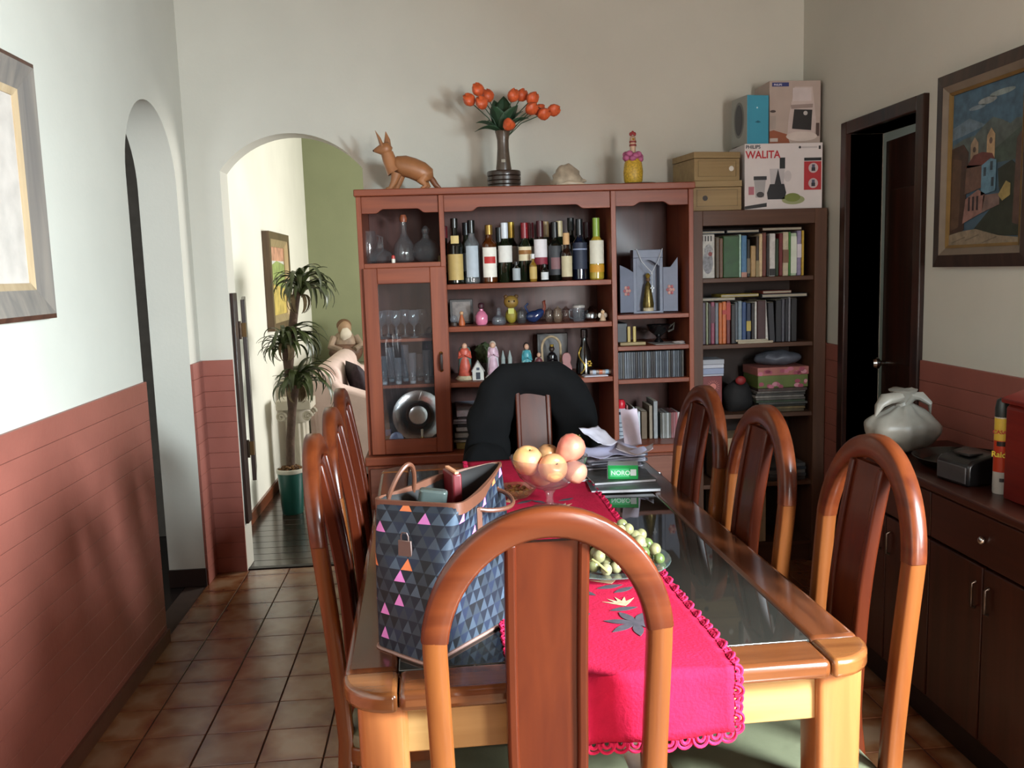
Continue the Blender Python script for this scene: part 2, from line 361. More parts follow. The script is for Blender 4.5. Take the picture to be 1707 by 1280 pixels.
w2 = struct(G().box(LX1-.02, LX1, LWY0-.06, LWY1+.06, LWZ0-.06, LWZ0).build('window_2', M_DARKWOOD, smooth=False))
for a in ((LWY0-.06, LWY0, LWZ0, LWZ1), (LWY1, LWY1+.06, LWZ0, LWZ1), (LWY0-.06, LWY1+.06, LWZ1, LWZ1+.06), (6.27, 6.33, LWZ0, LWZ1)):
    G().box(LX1-.02, LX1, a[0], a[1], a[2], a[3]).build('window_frame', M_DARKWOOD, w2, smooth=False)
lf = struct(G().box(-1.34, LX1+.15, YB+.02, LY1+.15, -0.06, -0.004).build('floor_living', M_BASE, smooth=False))
M_PLANK = wood('#140d0a', '#2e1d14', axis=0, rough=0.22, coat=0.5, rand=0.3, bump=0.12)
y = YB+0.05; G().box(bx0, bx1, YB+0.012, YB+0.048, -0.006, 0.004).build('threshold', mat('#100b09', rough=0.4), lf, smooth=False)
k = 0
while y < LY1-0.01:
    y1 = min(LY1, y+0.11); xs = [-1.18, 0.35+0.5*((k*7) % 5)/5, LX1]
    if y < YB+0.15: xs = [bx0, bx1]; y1 = min(y1, YB+0.15)
    for a, b_ in zip(xs[:-1], xs[1:]): G().cbox(a+.001, b_-.001, y+.001, y1-.001, -0.006, 0.0, 0.002).build('floor_plank', M_PLANK, lf, smooth=False)
    y = y1; k += 1
struct(G().box(-1.18, -1.165, YB+.15, LY1, 0, 0.07).build('baseboard_living_left', wood('#5a2c18', '#7a4022', axis=1), smooth=False))
struct(G().box(-1.165, LX1, LY1-.015, LY1, 0, 0.07).build('baseboard_living_back', wood('#5a2c18', '#7a4022', axis=0), smooth=False))

# ------------------------------------------------------------------ dim room behind the round arch
DX = -2.75
struct(G().box(DX-.1, DX, 2.4, 5.2, 0, 2.9).build('wall_dim_left', M_DARKROOM, smooth=False))
struct(G().box(DX, XL-.17, 5.1, 5.2, 0, 2.9).build('wall_dim_back', M_DARKROOM, smooth=False))
struct(G().box(DX, -2.4, 2.4, 2.5, 0, 2.9).box(-1.8, XL-.17, 2.4, 2.5, 0, 2.9).box(-2.4, -1.8, 2.4, 2.5, 0, 1.35).box(-2.4, -1.8, 2.4, 2.5, 2.05, 2.9).build('wall_dim_front', M_DARKROOM, smooth=False))
struct(G().box(DX-.1, XL-.17, 2.4, 5.2, 2.9, 3.0).build('ceiling_dim', M_DARKROOM, smooth=False))
struct(G().box(DX-.1, XL-.1, 2.4, 5.2, -0.06, -0.002).build('floor_dim', mat('#241b18', rough=0.25), smooth=False))
struct(G().box(XL-.20, XL-.17, YB+.02, 5.1, 0, 2.9).build('wall_dim_right', M_DARKROOM, smooth=False))
d3 = struct(G().box(DX+.9, XL-.62, 5.04, 5.10, 0, 2.02).build('door_2', M_DARKWOOD, smooth=False))
d3x0, d3x1 = DX+.9, XL-.62
M_LOUV = wood('#170c08', '#2c1610', axis=0, rough=0.4)
# louvred door leaf in the dim room, seen through the arch
G().box(d3x0+.02, d3x0+.09, 5.02, 5.04, 0.02, 1.98).build('stile', M_LOUV, d3, smooth=False)
G().box(d3x1-.09, d3x1-.02, 5.02, 5.04, 0.02, 1.98).build('stile', M_LOUV, d3, smooth=False)
lou = G().xf(Matrix.Identity(4)).box(d3x0+.09, d3x1-.09, -.016, .016, -.003, .003).xf(Matrix.Rotation(math.radians(40), 4, 'X')).mesh('louvre_slat', M_LOUV, smooth=False)
for k in range(46): inst('louvre_slat', lou, d3, (0, 5.02, 0.12+k*0.04))
G().box(d3x0-.04, d3x1+.04, 5.02, 5.08, 2.02, 2.10).build('lintel', M_DARKWOOD, d3, smooth=False)

# ------------------------------------------------------------------ right-hand door, ajar on a teal-tiled bathroom
d1 = struct(G().box(XR-.022, XR+.15, DY0-.055, DY0, 0, DZ+.055).build('door_1', M_DARKWOOD, bevel=.004))
G().box(XR-.022, XR+.15, DY1, DY1+.055, 0, DZ+.055).build('door_jamb', M_DARKWOOD, d1, bevel=.004)
G().box(XR-.022, XR+.15, DY0, DY1, DZ, DZ+.055).build('door_head', M_DARKWOOD, d1, bevel=.004)
leaf = G().box(0, 0.035, 0, DY1-DY0-.006, 0.01, DZ-.035).build('door_leaf', M_DARKWOOD, d1, bevel=.003)
leaf.location = (XR+.11, DY0+.004, 0); leaf.rotation_euler = (0, 0, math.radians(-5))
for z0, z1 in ((0.15, 0.85), (1.0, 1.75)):
    G().box(-.008, 0.0, .1, DY1-DY0-.11, z0, z1).build('door_panel', M_DARKWOOD, leaf, bevel=.006)
M_CHROME = mat('#c9c9c9', rough=0.2, metal=1.0, var=.03)
kn = G().lathe([(.012, 0), (.012, .03), (.024, .04), (.027, .055), (.02, .068), (0.001, .072)], 16).xf(Matrix.Rotation(-PI/2, 4, 'Y')).build('door_knob', M_CHROME, leaf)
kn.location = (0, DY1-DY0-.07, 0.99)
M_TEAL = mat('#2f8474', rough=0.25, var=.12, scale=30)
tw = struct(G().box(XR+.15, 3.3, 4.6, 4.65, 0, 2.7).build('wall_bath_back', mat('#9fbcb2', rough=.8), smooth=False))
struct(G().box(XR+.15, 3.3, 2.6, 2.65, 0, 2.7).build('wall_bath_front', mat('#9fbcb2', rough=.8), smooth=False))
tr_ = struct(G().box(3.3, 3.35, 2.6, 4.65, 0, 2.7).build('wall_bath_right', mat('#9fbcb2', rough=.8), smooth=False))
struct(G().box(XR+.15, 3.35, 2.6, 4.65, 2.7, 2.75).build('ceiling_bath', M_CEIL, smooth=False))
struct(G().box(XR+.15, 3.35, 2.6, 4.65, -.05, 0).build('floor_bath', mat('#7d9a92', rough=.3), smooth=False))
# small glazed wall tiles, only a sliver of them shows past the door
tme = G().box(-.0235, .0235, -.004, 0, -.0235, .0235).mesh('wall_tile', M_TEAL, smooth=False)
for i in range(4, 10):
    for k in range(42): inst('wall_tile', tme, tw, (2.04+i*.05, 4.6, .35+k*.05))
g = G()
for i in list(range(0, 4))+list(range(10, 25)):
    for k in range(54): g.box(2.04+i*.05-.0235, 2.04+i*.05+.0235, 4.596, 4.6, .025+k*.05-.0235, .025+k*.05+.0235)
g.build('tile_field', M_TEAL, tw, smooth=False)['kind'] = 'stuff'
# ================================================================== dining table
M_TAB = wood('#3c1c0d', '#5a2e17', axis=1, rough=0.22, coat=0.35, rand=0.06, bump=.03)
M_TABX = wood('#46220f', '#6a3a1c', axis=0, rough=0.22, coat=0.35, rand=0.06, bump=.03)
M_TABCOR = wood('#4e2812', '#744522', axis=0, rough=0.22, coat=0.35, rand=0.03, bump=.03)
M_APRON = wood('#8e683c', '#a47e4e', axis=0, rough=0.4, coat=0.1, rand=0.03)  # end aprons: wood paled to stand in for the strong light on them
M_LEG = wood('#7c4522', '#985c32', axis=2, rough=0.3, coat=0.3, rand=0.05)
TZ = 0.77; TH = 0.467; TLEN = 1.76; FR = 0.095
T_LOC = (0.276, 1.395, 0); T_RZ = math.radians(1.3)
tab = thing('dining_table', 'long brown wooden dining table with inset glass top and rounded corners', 'table', T_LOC, T_RZ)
def T2W(x, y, z=0.0):
    c, s = math.cos(T_RZ), math.sin(T_RZ); return (T_LOC[0]+c*x-s*y, T_LOC[1]+s*x+c*y, z)
bev = .012
G().box(-TH, -TH+FR, FR+.001, TLEN-FR-.001, TZ-.035, TZ).build('side_rail', M_TAB, tab, bevel=bev, seg=3)
G().box(TH-FR, TH, FR+.001, TLEN-FR-.001, TZ-.035, TZ).build('side_rail', M_TAB, tab, bevel=bev, seg=3)
G().box(-TH+FR+.001, TH-FR-.001, 0, FR, TZ-.035, TZ).build('end_rail', M_TABX, tab, bevel=bev, seg=3)
G().box(-TH+FR+.001, TH-FR-.001, TLEN-FR, TLEN, TZ-.035, TZ).build('end_rail', M_TABX, tab, bevel=bev, seg=3)
for sx in (-1, 1):
    for y0, sy in ((0, -1), (TLEN, 1)):
        # quarter-round corner blocks
        xi, yi = sx*(TH-FR), y0-sy*FR
        r = FR*0.9; cx, cy = sx*TH-sx*r, y0-sy*r
        P = [(xi, yi), (sx*TH, yi)] + [(cx+sx*r*math.cos(a), cy+sy*r*math.sin(a)) for a in [PI/2*k/8 for k in range(9)]] + [(xi, y0)]
        if sx*sy < 0: P = P[::-1]
        G().prism(P, TZ-.035, TZ, 'z').build('corner_block', M_TABCOR, tab, bevel=bev, seg=3)
M_TGLASS = mat('#20231f', rough=0.04, var=.1, spec=0.6, name='table_glass')
def tglass():
    m = bpy.data.materials.new('table_glass'); m.use_nodes = True; nt = m.node_tree; b = nt.nodes['Principled BSDF']; L = nt.links.new
    nz = nt.nodes.new('ShaderNodeTexNoise'); nz.inputs['Scale'].default_value = 3
    rp = nt.nodes.new('ShaderNodeValToRGB'); rp.color_ramp.elements[0].color = (.012, .011, .009, 1); rp.color_ramp.elements[1].color = (.022, .019, .015, 1)
    L(nz.outputs['Fac'], rp.inputs['Fac']); L(rp.outputs['Color'], b.inputs['Base Color']); b.inputs['Roughness'].default_value = .03; b.inputs['IOR'].default_value = 1.6
    return m
G().box(-TH+FR, TH-FR, FR, TLEN-FR, TZ-.010, TZ-.002).build('glass_panel', tglass(), tab, bevel=.002)
G().box(-TH+FR-.01, TH-FR+.01, FR-.01, TLEN-FR+.01, TZ-.034, TZ-.0105).build('panel_bed', M_TAB, tab, smooth=False)
for y0, y1 in ((.040, .062), (TLEN-.062, TLEN-.040)): G().box(-TH+.10, TH-.10, y0, y1, TZ-.125, TZ-.035).build('apron', M_APRON, tab, bevel=.003)
for sx in (-1, 1): G().box(min(sx*(TH-.062), sx*(TH-.040)), max(sx*(TH-.062), sx*(TH-.040)), .10, TLEN-.10, TZ-.125, TZ-.035).build('apron', wood('#5a2f18', '#84502a', axis=1), tab, bevel=.003)
for sx in (-1, 1):
    for y0 in (.068, TLEN-.068):
        cx = sx*(TH-.068); rings = []
        for z, h in ((0, .030), (.05, .032), (.5, .040), (TZ-.035, .042)):
            rings.append([(cx+p[0], y0+p[1], z) for p in rrect(h, h, .012, 3)])
        G().loft(rings).build('leg', M_LEG, tab)

# ================================================================== dining chairs
M_HOOP = wood('#411809', '#552610', axis=0, rough=0.3, coat=0.10, spec=.25, rand=0.10, bump=.03)
M_POST = wood('#572b12', '#6a3a18', axis=2, rough=0.3, coat=0.10, spec=.25, rand=0.10, bump=.03)
M_SLAT = wood('#391106', '#471a09', axis=2, rough=0.32, coat=0.06, spec=.2, rand=0.10, bump=.03)
M_SEAT = mat('#55543f', rough=0.55, var=.08, scale=8, bump=.15, bscale=40)
CH = 1.095
def yb(z):  # line of the chair back: splayed rear legs, leaning hoop
    if z < .45: return -.200-.055*((.45-z)/.45)**1.4
    return -.200-.055*((z-.45)/.645)**1.3
def ring_at(cx, z, tx, tz, wr, wd, n=12):
    """rounded-box cross-section in the plane spanned by the radial direction (tx,tz) and y"""
    out = []
    for k in range(n):
        a = 2*PI*k/n; c, s = math.cos(a), math.sin(a); p = 0.42
        u = math.copysign(abs(c)**p, c)*wr; v = math.copysign(abs(s)**p, s)*wd
        zz = z+tz*u; out.append((cx+tx*u, yb(zz)+v, zz))
    return out
def make_chair():
    t = thing('dining_chair', 'chair', 'chair')
    a, b, zc = .1785, .210, CH-.233
    rings = []
    for k in range(33):
        th = .12+(PI-.24)*k/32; c, s = math.cos(th), math.sin(th)
        nx, nz = c/a, s/b; l = math.hypot(nx, nz); nx /= l; nz /= l
        rings.append(ring_at(a*c, zc+b*s, nx, nz, .0215+.0030*s, .0175))
    G().loft(rings).build('hoop', M_HOOP, t, ang=60)
    for sx in (-1, 1):
        rings = [ring_at(sx*(.156+.0215*min(1, z/zc)), z, sx, 0, .0195 if z > .3 else .0165, .0175) for z in (0, .12, .25, .36, .45, .55, .65, .75, zc, zc+.026)]
        G().loft(rings).build('post', M_POST, t, ang=60)
        r = [[(sx*.160+p[0], .185+p[1], z) for p in rrect(h, h, .006, 2)] for z, h in ((0, .014), (.2, .018), (.40, .021))]
        G().loft(r).build('leg', M_POST, t)
    def slat_ring(z, hw, th, x0=0.0, dy=0.0):
        y = yb(z)+.006+dy+.030*math.sin(min(1, max(0, (z-.45)/.6))*PI)*.6
        return [(x0-hw, y-th, z), (x0+hw, y-th, z), (x0+hw, y+th, z), (x0-hw, y+th, z)]
    zs = [.44+.0315*k for k in range(20)]
    wv = lambda z: .0635-.010*math.exp(-((z-.53)/.07)**2)+.004*max(0, (.50-z)/.06)
    sl = G().loft([slat_ring(z, wv(z), .0065) for z in zs]).build('slat', M_SLAT, t, ang=50)
    for sx in (-1, 1): G().loft([slat_ring(z, .0090, .0140, sx*(wv(z)-.0065)) for z in zs]).build('moulding', M_SLAT, sl, bevel=.005, seg=3)
    G().prism(rrect(.198, .20, .03, 4, 0, .005), .395, .435, 'z').build('seat_frame', M_POST, t, bevel=.004)
    rings = []
    for z, k in ((.435, 0), (.45, .003), (.462, .0), (.470, -.012), (.474, -.03)):
        rings.append([(p[0], p[1], z) for p in rrect(.194+k, .196+k, .03, 4, 0, .006)])
    G().loft(rings).build('seat_cushion', M_SEAT, t)
    G().box(-.15, .15, -.212, -.197, .30, .33).build('stretcher', M_POST, t, bevel=.003)
    return t
proto = make_chair(); GCH = 'matching hoop-backed chairs round the dining table'
def put_chair(i, x, y, rz, label):
    """x, y: where the top of the hoop stands"""
    o = proto if i == 0 else copy_tree(proto); a = math.radians(rz); dx, dy = 0, -.255
    o.location = (x-(math.cos(a)*dx-math.sin(a)*dy), y-(math.sin(a)*dx+math.cos(a)*dy), 0); o.rotation_euler = (0, 0, a)
    tag(o, label, 'chair', GCH); return o
put_chair(0, .148, 1.300, 1.0, 'reddish wooden hoop-backed chair at the near table end, its back filling the foreground')
put_chair(1, .878, 1.715, 91.5, 'hoop-backed wooden chair nearest the camera on the right, beside the sideboard')
put_chair(2, .808, 2.150, 91.5, 'middle of the three hoop-backed wooden chairs along the right table side')
put_chair(3, .775, 2.560, 92.5, 'farthest hoop-backed wooden chair on the right, in front of the low bookshelves')
put_chair(4, -.303, 2.020, -88.0, 'hoop-backed wooden chair nearest the camera on the left, beside the tote bag')
put_chair(5, -.312, 2.430, -88.5, 'middle of the three hoop-backed wooden chairs along the left table side')
put_chair(6, -.330, 2.838, -88.5, 'farthest hoop-backed wooden chair on the left, nearest the arched passage')
FAR = put_chair(7, .330, 3.300, 181.0, 'hoop-backed wooden chair at the far table end under a black coat')
# ================================================================== wall unit on the back wall
M_CAB = wood('#6e331f', '#854329', axis=2, rough=0.45, coat=0, rand=0.06)
M_CABX = wood('#6e331f', '#854329', axis=0, rough=0.45, coat=0, rand=0.06)
M_CABIN = wood('#3a1912', '#4a2219', axis=2, rough=0.5, coat=0.05, rand=0.05)  # shade inside the unit is put into this darker back-panel wood
CY, CBK = 3.97, 4.375
cab = thing('wall_unit', 'tall reddish wooden wall unit with open shelves and one glazed door', 'cabinet', (0.40, 4.17, 0))
def cpart(g, name, m, bevel=.002, parent=None, **k):
    return g.move((-0.40, -4.17, 0)).build(name, m, parent or cab, bevel=bevel, **k)
cpart(G().box(-.355, 1.155, CY-.015, CBK, 1.790, 1.820), 'top_board', M_CABX, .004)
cpart(G().box(-.348, -.326, CY, CBK, .645, 1.79), 'side_panel', M_CAB)
cpart(G().box(1.128, 1.150, CY, CBK, .645, 1.79), 'side_panel', M_CAB)
cpart(G().box(.010, .033, CY, CBK-.02, .645, 1.79), 'divider', M_CAB)
cpart(G().box(.774, .797, CY, CBK-.02, .645, 1.79), 'divider', M_CAB)
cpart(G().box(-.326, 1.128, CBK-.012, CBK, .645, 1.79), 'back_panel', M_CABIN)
for z in (1.376, 1.187, .936): cpart(G().prism([(.033, CBK-.012), (.033, CY+.010)] + [(.033+.741*k/20, CY+.010-.034*math.sin(PI*k/20)) for k in range(1, 20)] + [(.774, CY+.010), (.774, CBK-.012)], z, z+.023, 'z'), 'shelf', M_CABX)
for z in (1.216, 1.073, .921): cpart(G().box(.797, 1.128, CY+.004, CBK-.012, z, z+.020), 'shelf', M_CABX)
cpart(G().box(-.326, .010, CY+.004, CBK-.012, 1.480, 1.501), 'shelf', M_CABX)
for z in (1.147, .937): cpart(G().box(-.326, .010, CY+.06, CBK-.012, z, z+.015), 'shelf', M_CABX)
def valance(x0, x1, zm, ze, s):
    n = 8; P = [(x0, 1.79), (x0, ze), (x0+s, ze)] + [(x0+s+.035*k/n, ze+(zm-ze)*(0.5-0.5*math.cos(PI*k/n))) for k in range(1, n+1)]
    P += [(x1-s-.035+.035*k/n, zm+(ze-zm)*(0.5-0.5*math.cos(PI*k/n))) for k in range(0, n)] + [(x1-s, ze), (x1, ze), (x1, 1.79)]
    cpart(G().prism(P, CY+.012, CY+.028, 'y'), 'valance', M_CABX, .0015)
valance(.033, .774, 1.735, 1.717, .12); valance(-.326, .010, 1.735, 1.717, .06); valance(.797, 1.128, 1.738, 1.722, .08)
# base
cpart(G().box(-.362, 1.164, CY-.055, CBK, .605, .645), 'base_top', M_CABX, .006)
cpart(G().box(-.352, 1.154, CY-.03, CBK, .06, .605), 'base_body', M_CAB)
cpart(G().box(-.335, 1.137, CY-.005, CBK, .0, .06), 'plinth', mat('#1d1210'))
M_DRAW = wood('#6e4234', '#845444', axis=0, rough=0.4, coat=0, rand=0.06)  # same wood as the unit, paled for the light on these fronts
xs = [-.345, .03, .405, .78, 1.147]
for a, b_ in zip(xs[:-1], xs[1:]):
    dr = cpart(G().box(a+.004, b_-.004, CY-.048, CY-.03, .425, .59), 'drawer', M_DRAW, .003)
    cpart(G().lathe([(.006, 0), (.006, .012), (.013, .018), (.012, .026), (.001, .03)], 12).xf(Matrix.Rotation(PI/2, 4, 'X')).move(((a+b_)/2, CY-.048, .508)), 'knob', M_CHROME, 0, dr)
    dd = cpart(G().box(a+.004, b_-.004, CY-.048, CY-.03, .075, .405), 'cupboard_door', M_DRAW, .003)
    cpart(G().lathe([(.006, 0), (.006, .012), (.013, .018), (.012, .026), (.001, .03)], 12).xf(Matrix.Rotation(PI/2, 4, 'X')).move((b_-.04, CY-.048, .30)), 'knob', M_CHROME, 0, dd)
# glazed door with its frame members
door = cpart(G().box(-.330, -.270, CY-.022, CY-.002, .650, 1.480), 'glazed_door', M_CAB, .003)
cpart(G().box(-.040, .030, CY-.022, CY-.002, .650, 1.480), 'door_stile', M_CAB, .003, door)
cpart(G().box(-.270, -.040, CY-.022, CY-.002, 1.410, 1.480), 'door_rail', M_CABX, .003, door)
cpart(G().box(-.270, -.040, CY-.022, CY-.002, .650, .716), 'door_rail', M_CABX, .003, door)
cpart(G().box(-.274, -.036, CY-.012, CY-.008, .712, 1.414), 'glass_pane', glass('#cfd8df', .015), 0, door, smooth=False)
M_BRASS = mat('#b08a3c', rough=0.3, metal=1.0, var=.05)
cpart(G().tube([(-.005, CY-.022, 1.020), (-.005, CY-.045, 1.028), (-.005, CY-.05, 1.06), (-.005, CY-.045, 1.090), (-.005, CY-.022, 1.098)], [.006, .006, .0075, .006, .006], 8), 'handle', mat('#2a1d18', rough=.3), 0, door)
for z in (1.022, 1.096): cpart(G().ball((-.005, CY-.026, z), .009, .006, .009, 10, 6), 'handle_boss', M_BRASS, 0, door)

# ================================================================== bottles, on the upper shelf
S1 = 1.3995
def H(px, py, Y, z0): return at(px, py, Y).z-z0
def bottle_prof(r, h, nr, body=.58, sh=.16, round_=True):
    zb, zs = h*body, h*(body+sh); P = [(r*.86, 0), (r, .006), (r, zb)]
    for k in range(1, 7):
        t = k/6; P.append((r-(r-nr)*(0.5-0.5*math.cos(PI*t)), zb+(zs-zb)*t))
    P += [(nr, h*.93), (nr*1.12, h*.935), (nr*1.12, h*.955), (nr, h*.96), (nr, h)]
    return P
def ring_band(r, z0, z1, a0=-PI, a1=0, n=18, t=.0006):
    """paper label wrapped on the side of a bottle that faces the room (centred on -y)"""
    g = G(); vs = []; full = a1-a0 > 6.2
    for z in (z0, z1):
        for k in range(n+1):
            a = a0+(a1-a0)*k/n; vs.append(((r+t)*math.cos(a), (r+t)*math.sin(a), z))
    for z in (z0, z1):
        for k in range(n+1):
            a = a0+(a1-a0)*k/n; vs.append(((r-.0002)*math.cos(a), (r-.0002)*math.sin(a), z))
    m = n+1; fs = [(k, k+1, m+k+1, m+k) for k in range(n)] + [(2*m+k, 3*m+k, 3*m+k+1, 2*m+k+1) for k in range(n)]
    fs += [(k, 2*m+k, 2*m+k+1, k+1) for k in range(n)] + [(m+k, m+k+1, 3*m+k+1, 3*m+k) for k in range(n)]
    return g.add(vs, fs)
GB = 'bottles on the upper shelf of the wall unit'
DK = mat('#0d100c', rough=.06, var=.2, coat=.5); DKG = mat('#141d10', rough=.06, var=.2, coat=.5); NAVY = mat('#0e1424', rough=.08, coat=.5)
CLR = glass('#c9d2d6', .10); AMB = mat('#4a2208', rough=.06, coat=.5); YEL = mat('#a89030', rough=.08, coat=.5); BRN = mat('#231009', rough=.06, coat=.5)
def bottle(px, py, Y, r, glassm, cap, label, labels=(), capz=.80, body=.58, sh=.16, nr=.0135, z0=S1, cat='bottle', group=GB, name='wine_bottle', pb=None):
    x = ax(px, pb or 460, Y); h = H(px, py, Y, z0)
    t = thing(name, label, cat, (x, Y, z0), 0, group)
    G().lathe(bottle_prof(r, h, nr, body, sh), 20).build('body', glassm, t)
    if cap: G().lathe([(nr*1.02, h*capz), (nr*1.22, h*capz+.001), (nr*1.22, h+.0015), (nr*.9, h+.003)], 16).build('cap', cap, t)
    for li, l in enumerate(labels):
        z0_, z1_, m = l[:3]; a = l[3] if len(l) > 3 else 1.25
        ring_band(r, h*z0_, h*z1_, -PI/2-a, -PI/2+a, t=.0006+.0006*li).build('label', m, t)
    return t
paper = lambda h: mat(h, rough=.6, var=.06, scale=40)
bottle(760, 365, 4.06, .036, DK, mat('#16120e', rough=.3), 'black liqueur bottle with big gold label, leftmost on the bottle shelf', [(.06, .46, paper('#b59a5c')), (.62, .74, paper('#c8b070'), .5)], .86)
bottle(743, 378, 4.20, .034, DK, mat('#6e1b22', rough=.4), 'dark bottle with red capsule behind the gold-labelled black bottle', [(.2, .5, paper('#8d7a55'))])
bottle(788, 368, 4.07, .034, CLR, mat('#111111', rough=.3), 'clear spirit bottle with black cap and silver label', [(.10, .60, paper('#a9b2ba'), .9)], .80, .62)
bottle(817, 376, 4.06, .034, AMB, mat('#8a6a30', rough=.35, metal=.6), 'square-shouldered whisky bottle with slanted red band on a white label', [(.10, .62, paper('#e4ded2'), 1.1), (.34, .46, paper('#b0201c'), .8)], .84, .66, .14, .014)
bottle(779, 372, 4.22, .034, DKG, mat('#222222', rough=.3), 'dark bottle mostly hidden behind the clear spirit bottle', [(.2, .5, paper('#777777'))])
bottle(843, 372, 4.07, .033, DKG, mat('#c9ced6', rough=.35), 'dark wine bottle with pale capsule and square cream label', [(.34, .62, paper('#d9d6cf'), 1.2)], .74)
bottle(854, 371, 4.22, .034, DKG, mat('#b08f3a', rough=.35, metal=.5), 'wine bottle with gold neck foil behind the cream-labelled bottle', [(.3, .6, paper('#ddd9d0'))], .74)
bottle(861, 437, 4.00, .018, DK, mat('#222222', rough=.4), 'miniature dark bottle with grey label at the shelf front', [(.1, .7, paper('#9aa0a4'))], .84, .66, .14, .007)
bottle(876, 372, 4.07, .030, DKG, mat('#7a141d', rough=.35), 'wine bottle with shiny red capsule and brown-banded label', [(.36, .60, paper('#d5c7a6')), (.47, .54, paper('#8a5a24'))], .74)
bottle(886, 372, 4.22, .032, DKG, mat('#5e1a20', rough=.4), 'wine bottle with dull red capsule in the back row', [(.3, .6, paper('#cfc8ba'))], .74)
bottle(889, 424, 4.005, .017, mat('#7a5a1c', rough=.08, coat=.5), mat('#d8d8d8', rough=.4), 'miniature amber bottle with pale cap before the tall wine bottles', [(.1, .55, paper('#b89b5a'))], .84, .6, .14, .007)
bottle(902, 369, 4.08, .031, BRN, mat('#3c0f18', rough=.4), 'wine bottle with burgundy capsule and white and crimson label', [(.40, .70, paper('#dcd6d8')), (.28, .40, paper('#7a1c30'))], .74)
bottle(911, 370, 4.22, .032, DKG, mat('#a88a60', rough=.35), 'wine bottle with tan capsule behind the crimson-labelled one', [(.3, .6, paper('#b9ad98'))], .74)
bottle(908, 441, 4.00, .017, DK, mat('#1a1a1a', rough=.4), 'miniature black bottle with small white label', [(.1, .55, paper('#d0d2d2'))], .84, .66, .14, .007)
bottle(926, 371, 4.08, .033, DK, mat('#101010', rough=.4), 'black wine bottle with dark grey label and pinkish emblem', [(.10, .60, paper('#34363a')), (.20, .40, paper('#7a5558'), .7)], .74)
bottle(934, 369, 4.22, .032, DKG, mat('#c9b890', rough=.35), 'wine bottle with beige capsule in the back row beside the black bottle', [(.3, .6, paper('#998f80'))], .74)
bottle(945, 389, 4.04, .025, BRN, mat('#c8a070', rough=.7), 'short brown bottle with pale cork and cream label', [(.08, .52, paper('#c4b896'))], .76, .56, .14, .0125)
bottle(953, 364, 4.21, .034, DK, mat('#0e0e10', rough=.35), 'tall black bottle behind the navy one', [(.2, .5, paper('#1c1e24'))])
bottle(967, 366, 4.08, .034, NAVY, mat('#0c0e16', rough=.35), 'navy blue wine bottle with dark blue label', [(.18, .62, paper('#20283c')), (.50, .52, paper('#8a94b0'))], .74)
bottle(979, 371, 4.22, .032, BRN, mat('#3a161a', rough=.4), 'dark bottle in the back row next to the white wine', [(.3, .6, paper('#5a4a44'))], .74)
bottle(995, 364, 4.07, .034, YEL, mat('#7e9a3c', rough=.35), 'white wine bottle with green capsule and long cream label, rightmost', [(.26, .64, paper('#d8d4c2')), (.12, .24, paper('#c08a20'))], .70)
bottle(834, 380, 4.22, .032, DKG, mat('#262626', rough=.35), 'dark green bottle in the back row behind the whisky', [(.3, .6, paper('#a09a8c'))], .74)

# ================================================================== decanters in the open compartment
S0 = 1.5015; GD = 'cut-glass decanters in the upper left compartment'
CRY = glass('#a8b0b4', .07, .05)
def decanter(px, py, Y, prof, stop, label):
    x = ax(px, 430, Y); h = H(px, py, Y, S0); t = thing('glass_decanter', label, 'decanter', (x, Y, S0), 0, GD)
    G().lathe([(r, z*h) for r, z in prof], 20).build('body', CRY, t)
    G().lathe([(r, z*h) for r, z in stop], 14).build('stopper', CRY if len(stop) > 3 else mat('#8a4a30', rough=.4), t); return t
decanter(634, 395, 4.10, [(.03, 0), (.055, .10), (.062, .25), (.05, .42), (.018, .58), (.016, .72)], [(.014, .70), (.012, .80), (.006, .9), (.003, 1)], 'low wide glass decanter with pointed stopper, left in the open compartment')
decanter(675, 358, 4.13, [(.030, 0), (.045, .05), (.052, .20), (.046, .38), (.020, .55), (.014, .62), (.013, .86)], [(.015, .85), (.018, .92), (.012, 1)], 'tall long-necked glass decanter with brownish stopper, middle of the compartment')
decanter(711, 376, 4.10, [(.022, 0), (.05, .10), (.064, .30), (.05, .52), (.018, .66), (.014, .76)], [(.012, .74), (.018, .82), (.019, .9), (.010, .97), (.002, 1)], 'round-bellied glass decanter with ball stopper, right in the open compartment')
x = ax(615, 430, 4.18); t = thing('glass_jug', 'plain glass jug at the back left of the open compartment', 'jug', (x, 4.18, S0))
G().lathe([(.035, 0), (.042, .06), (.04, .12), (.035, .15)], 18, capt=False).build('body', CRY, t)
G().tube([(.04, 0, .13), (.065, 0, .12), (.065, 0, .06), (.04, 0, .04)], .005, 8).build('handle', CRY, t)
x = ax(656, 440, 4.0); t = thing('salt_shaker', 'tiny white shaker with red top beside the decanters', 'shaker', (x, 4.005, S0))
G().lathe([(.008, 0), (.009, .012), (.008, .018)], 12).build('body', mat('#d9d2c4', rough=.4), t); G().lathe([(.008, .018), (.008, .03), (.004, .034)], 12).build('lid', mat('#b03026', rough=.4), t)

